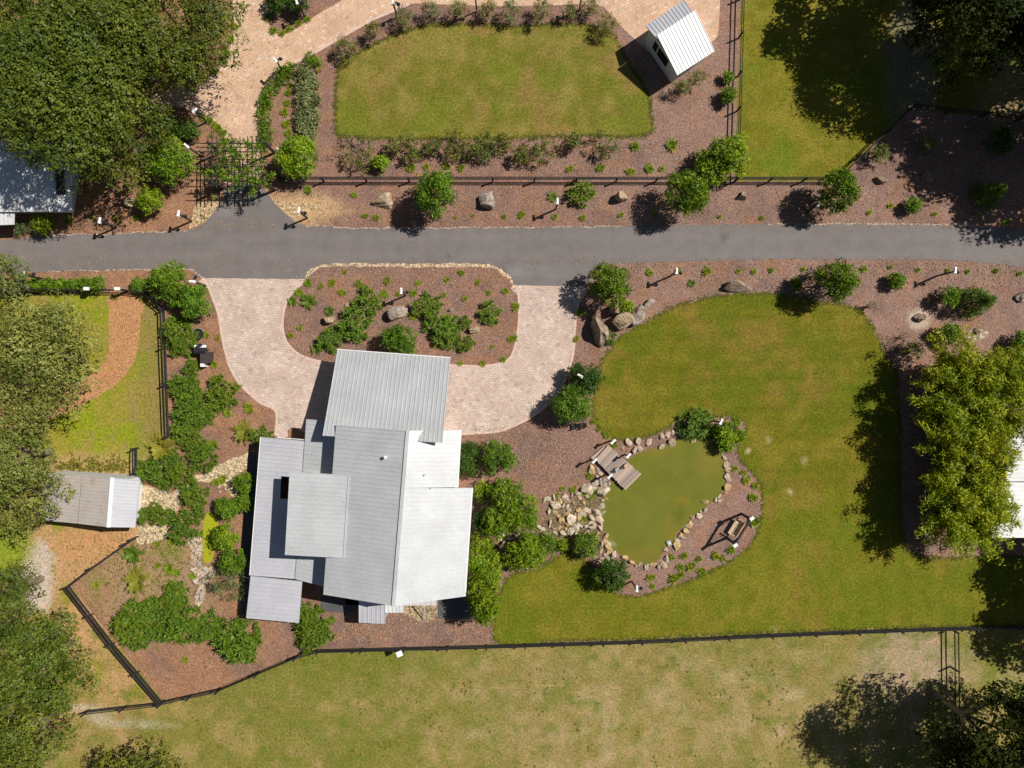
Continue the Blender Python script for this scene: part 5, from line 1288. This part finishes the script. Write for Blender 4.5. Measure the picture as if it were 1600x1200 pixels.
for q in ((483, 296, 8), (553, 302, 6), (570, 338), (587, 339, 7), (712, 339, 3), (739, 337, 4), (787, 338, 5), (538, 424, 5), (482, 442, 8), (519, 442, 7), (502, 448), (560, 443, 7), (603, 438, 7), (653, 441, 6), (699, 437, 6), (720, 427, 6), (748, 441, 5), (764, 457, 5), (791, 454, 7), (467, 456, 8), (535, 455, 7), (467, 512), (452, 524, 6), (600, 458, 8), (622, 460), (646, 459, 7), (694, 461), (725, 467, 6), (644, 495, 7), (797, 530, 6), (770, 541, 4), (785, 562, 6), (754, 568, 6), (719, 567, 5),
          (815, 335, 7), (867, 338), (911, 340, 6), (971, 337), (1022, 336), (1125, 337, 5), (1191, 340, 5), (891, 265, 7), (939, 264, 8), (986, 265, 8), (1014, 263, 9), (1035, 264, 6), (1015, 426, 7), (1062, 423, 6), (1104, 422, 9), (1155, 423), (1178, 424), (807, 479, 8), (803, 529, 7), (908, 485, 8), (902, 530, 6),
          (1205, 422), (1255, 420), (1350, 419, 7), (1392, 417), (1437, 421), (1481, 424), (1515, 424), (1558, 423), (1594, 426), (1359, 331), (1392, 322, 6), (1462, 335, 5), (1527, 336), (1572, 345, 7), (991, 228, 10), (1050, 226, 11), (642, 260, 9), (667, 260, 7), (697, 259, 7), (720, 262, 7),
          (419, 26, 7), (426, 47, 7), (439, 50, 7), (451, 43, 7), (466, 36, 7), (479, 29, 7), (106, 342, 9), (179, 341, 6), (213, 339, 7), (145, 341, 4), (338, 528, 5), (321, 521, 7), (335, 570, 8), (391, 637, 10), (354, 645, 8), (331, 695, 9),
          (926, 659, 6), (935, 669, 6), (946, 681, 7), (960, 695, 7), (1148, 733, 7), (1166, 750, 8), (1163, 738, 6), (1179, 777, 9), (1182, 760, 7), (1180, 815, 10), (1143, 860, 8), (1118, 870, 8), (1130, 873, 6), (1093, 874, 6), (1070, 870, 7), (1079, 884, 9), (1063, 888, 8), (1050, 872, 6), (1097, 893, 8), (1053, 905, 9), (1017, 901, 8), (1020, 916, 6), (1064, 900, 7), (921, 743, 8), (933, 768, 6), (923, 775, 8), (912, 773, 5), (895, 765, 7), (880, 763, 5), (872, 775, 5), (913, 812, 6), (1150, 660, 8), (1143, 664, 6),
          (290, 185, 6), (316, 183, 7), (327, 187, 7), (335, 193, 7), (341, 200, 7), (348, 208, 7), (352, 217, 7), (262, 215, 7), (277, 216, 8), (289, 219, 6), (447, 160, 7), (445, 175, 8), (447, 191, 8), (449, 205, 7), (449, 145, 7), (452, 133, 6), (412, 150, 6), (410, 172, 6),
          (267, 848, 8), (245, 850, 6), (275, 893, 8), (302, 900, 7), (245, 885, 6), (288, 1034, 6), (148, 914, 7), (265, 890, 10), (365, 42, 8), (360, 60, 8), (354, 80, 8), (347, 95, 8), (334, 112, 8), (350, 25, 8), (345, 748, 9), (335, 753, 7), (1000, 120, 5)):
    tuft(*q)
# unruly growth along the barn wall and paddock: a mass nobody would count
r = np.random.default_rng(99); parts = []
def weeds(n, fx, l, w, e=(25, 80), z=0.02):
    C = np.array([(*P(*fx()), z) for _ in range(n)]); return blades(C, 7, l * .6, l, w, e[0], e[1], int(r.integers(9999)))
parts.append(weeds(110, lambda: (r.uniform(85, 205), 727 + 6 * r.normal()), .6, .06))
def clus(x0, x1, y0, y1):
    cx, cy = CL[r.integers(len(CL))]; return (cx + 9 * r.normal(), cy + 7 * r.normal())
CL = [(r.uniform(220, 1250), r.uniform(1025, 1195)) for _ in range(60)]
parts.append(weeds(220, lambda: clus(0, 0, 0, 0), .22, .05, (10, 50)))
parts.append(weeds(160, lambda: (r.uniform(80, 230), r.uniform(850, 1090)), .2, .05, (10, 50)))
parts.append(weeds(250, lambda: (250 + 45 * r.normal(), 885 + 30 * r.normal()), .25, .05))
V, F, t = join(parts); w_ = obj('weeds', mesh_np('weeds', V, F, m_leaf('weed_blade', (0.10, 0.13, 0.012), (0.24, 0.25, 0.03)), t)); w_['kind'] = 'stuff'
def edge_grass(pts, n, mat='tuft'):
    ol = resample([P(a, b) for a, b in pts], True, .25, True); C = ol[r.integers(len(ol), size=n)] + r.normal(size=(n, 2)) * .13
    return blades(np.c_[C, np.full(n, .01)], 6, .08, .2, .035, 10, 60, int(r.integers(9999)))
V, F, t = join([edge_grass(LAWN_A, 2200), edge_grass(LAWN_B, 4200)])
o = obj('lawn_edge_grass', mesh_np('lawn_edge_grass', V, F, m_leaf('edge_grass', (0.10, 0.115, 0.01), (0.21, 0.19, 0.025)), t)); o['kind'] = 'stuff'
# loose mulch chips and straw give the beds a broken surface
def litter(name, n, fx, l, w, mat):
    C = np.array([(*P(*fx()), 0.05) for _ in range(n)]); N = np.array([0, 0, 1.]) + r.normal(size=(n, 3)) * .35
    V, F, t = leafq(C, N, r.uniform(.5, 1.2, n) * l, w, r.uniform(0, 1, n)); o = obj(name, mesh_np(name, V, F, mat, t)); o['kind'] = 'stuff'
chip = m_leaf('bark_chip', (0.13, 0.08, 0.055), (0.48, 0.37, 0.29), 0.0, .9, .1)
def fx_mulch():
    k = r.integers(6)
    return [lambda: (r.uniform(480, 1600), r.uniform(290, 348)), lambda: (r.uniform(940, 1600), r.uniform(412, 455)), lambda: (r.uniform(450, 800), r.uniform(420, 560)), lambda: (r.uniform(740, 930), r.uniform(665, 770)), lambda: (r.uniform(470, 770), r.uniform(962, 1004)), lambda: (r.uniform(530, 1140), r.uniform(222, 275))][k]()
litter('mulch_chips', 9000, fx_mulch, .2, .07, chip)
dead = m_leaf('fallen_leaf', (0.16, 0.085, 0.03), (0.42, 0.28, 0.13), 0.0, .9, .1)
def fx_leaf():
    k = r.integers(7)
    return [lambda: (300 + 60 * r.normal(), 140 + 50 * r.normal()), lambda: (180 + 70 * r.normal(), 330 + 22 * r.normal()), lambda: (190 + 25 * r.normal(), 560 + 60 * r.normal()), lambda: (150 + 60 * r.normal(), 850 + 30 * r.normal()),
            lambda: (r.uniform(0, 1600), 352 + 4 * r.normal()), lambda: (r.uniform(0, 1600), 412 + 6 * r.normal()), lambda: (1480 + 80 * r.normal(), 240 + 50 * r.normal())][k]()
litter('fallen_leaves', 3500, fx_leaf, .17, .1, dead)
litter('floating_leaves', 70, lambda: (1035 + 42 * r.normal(), 780 + 45 * r.normal()), .12, .08, dead)

resolve_labels()
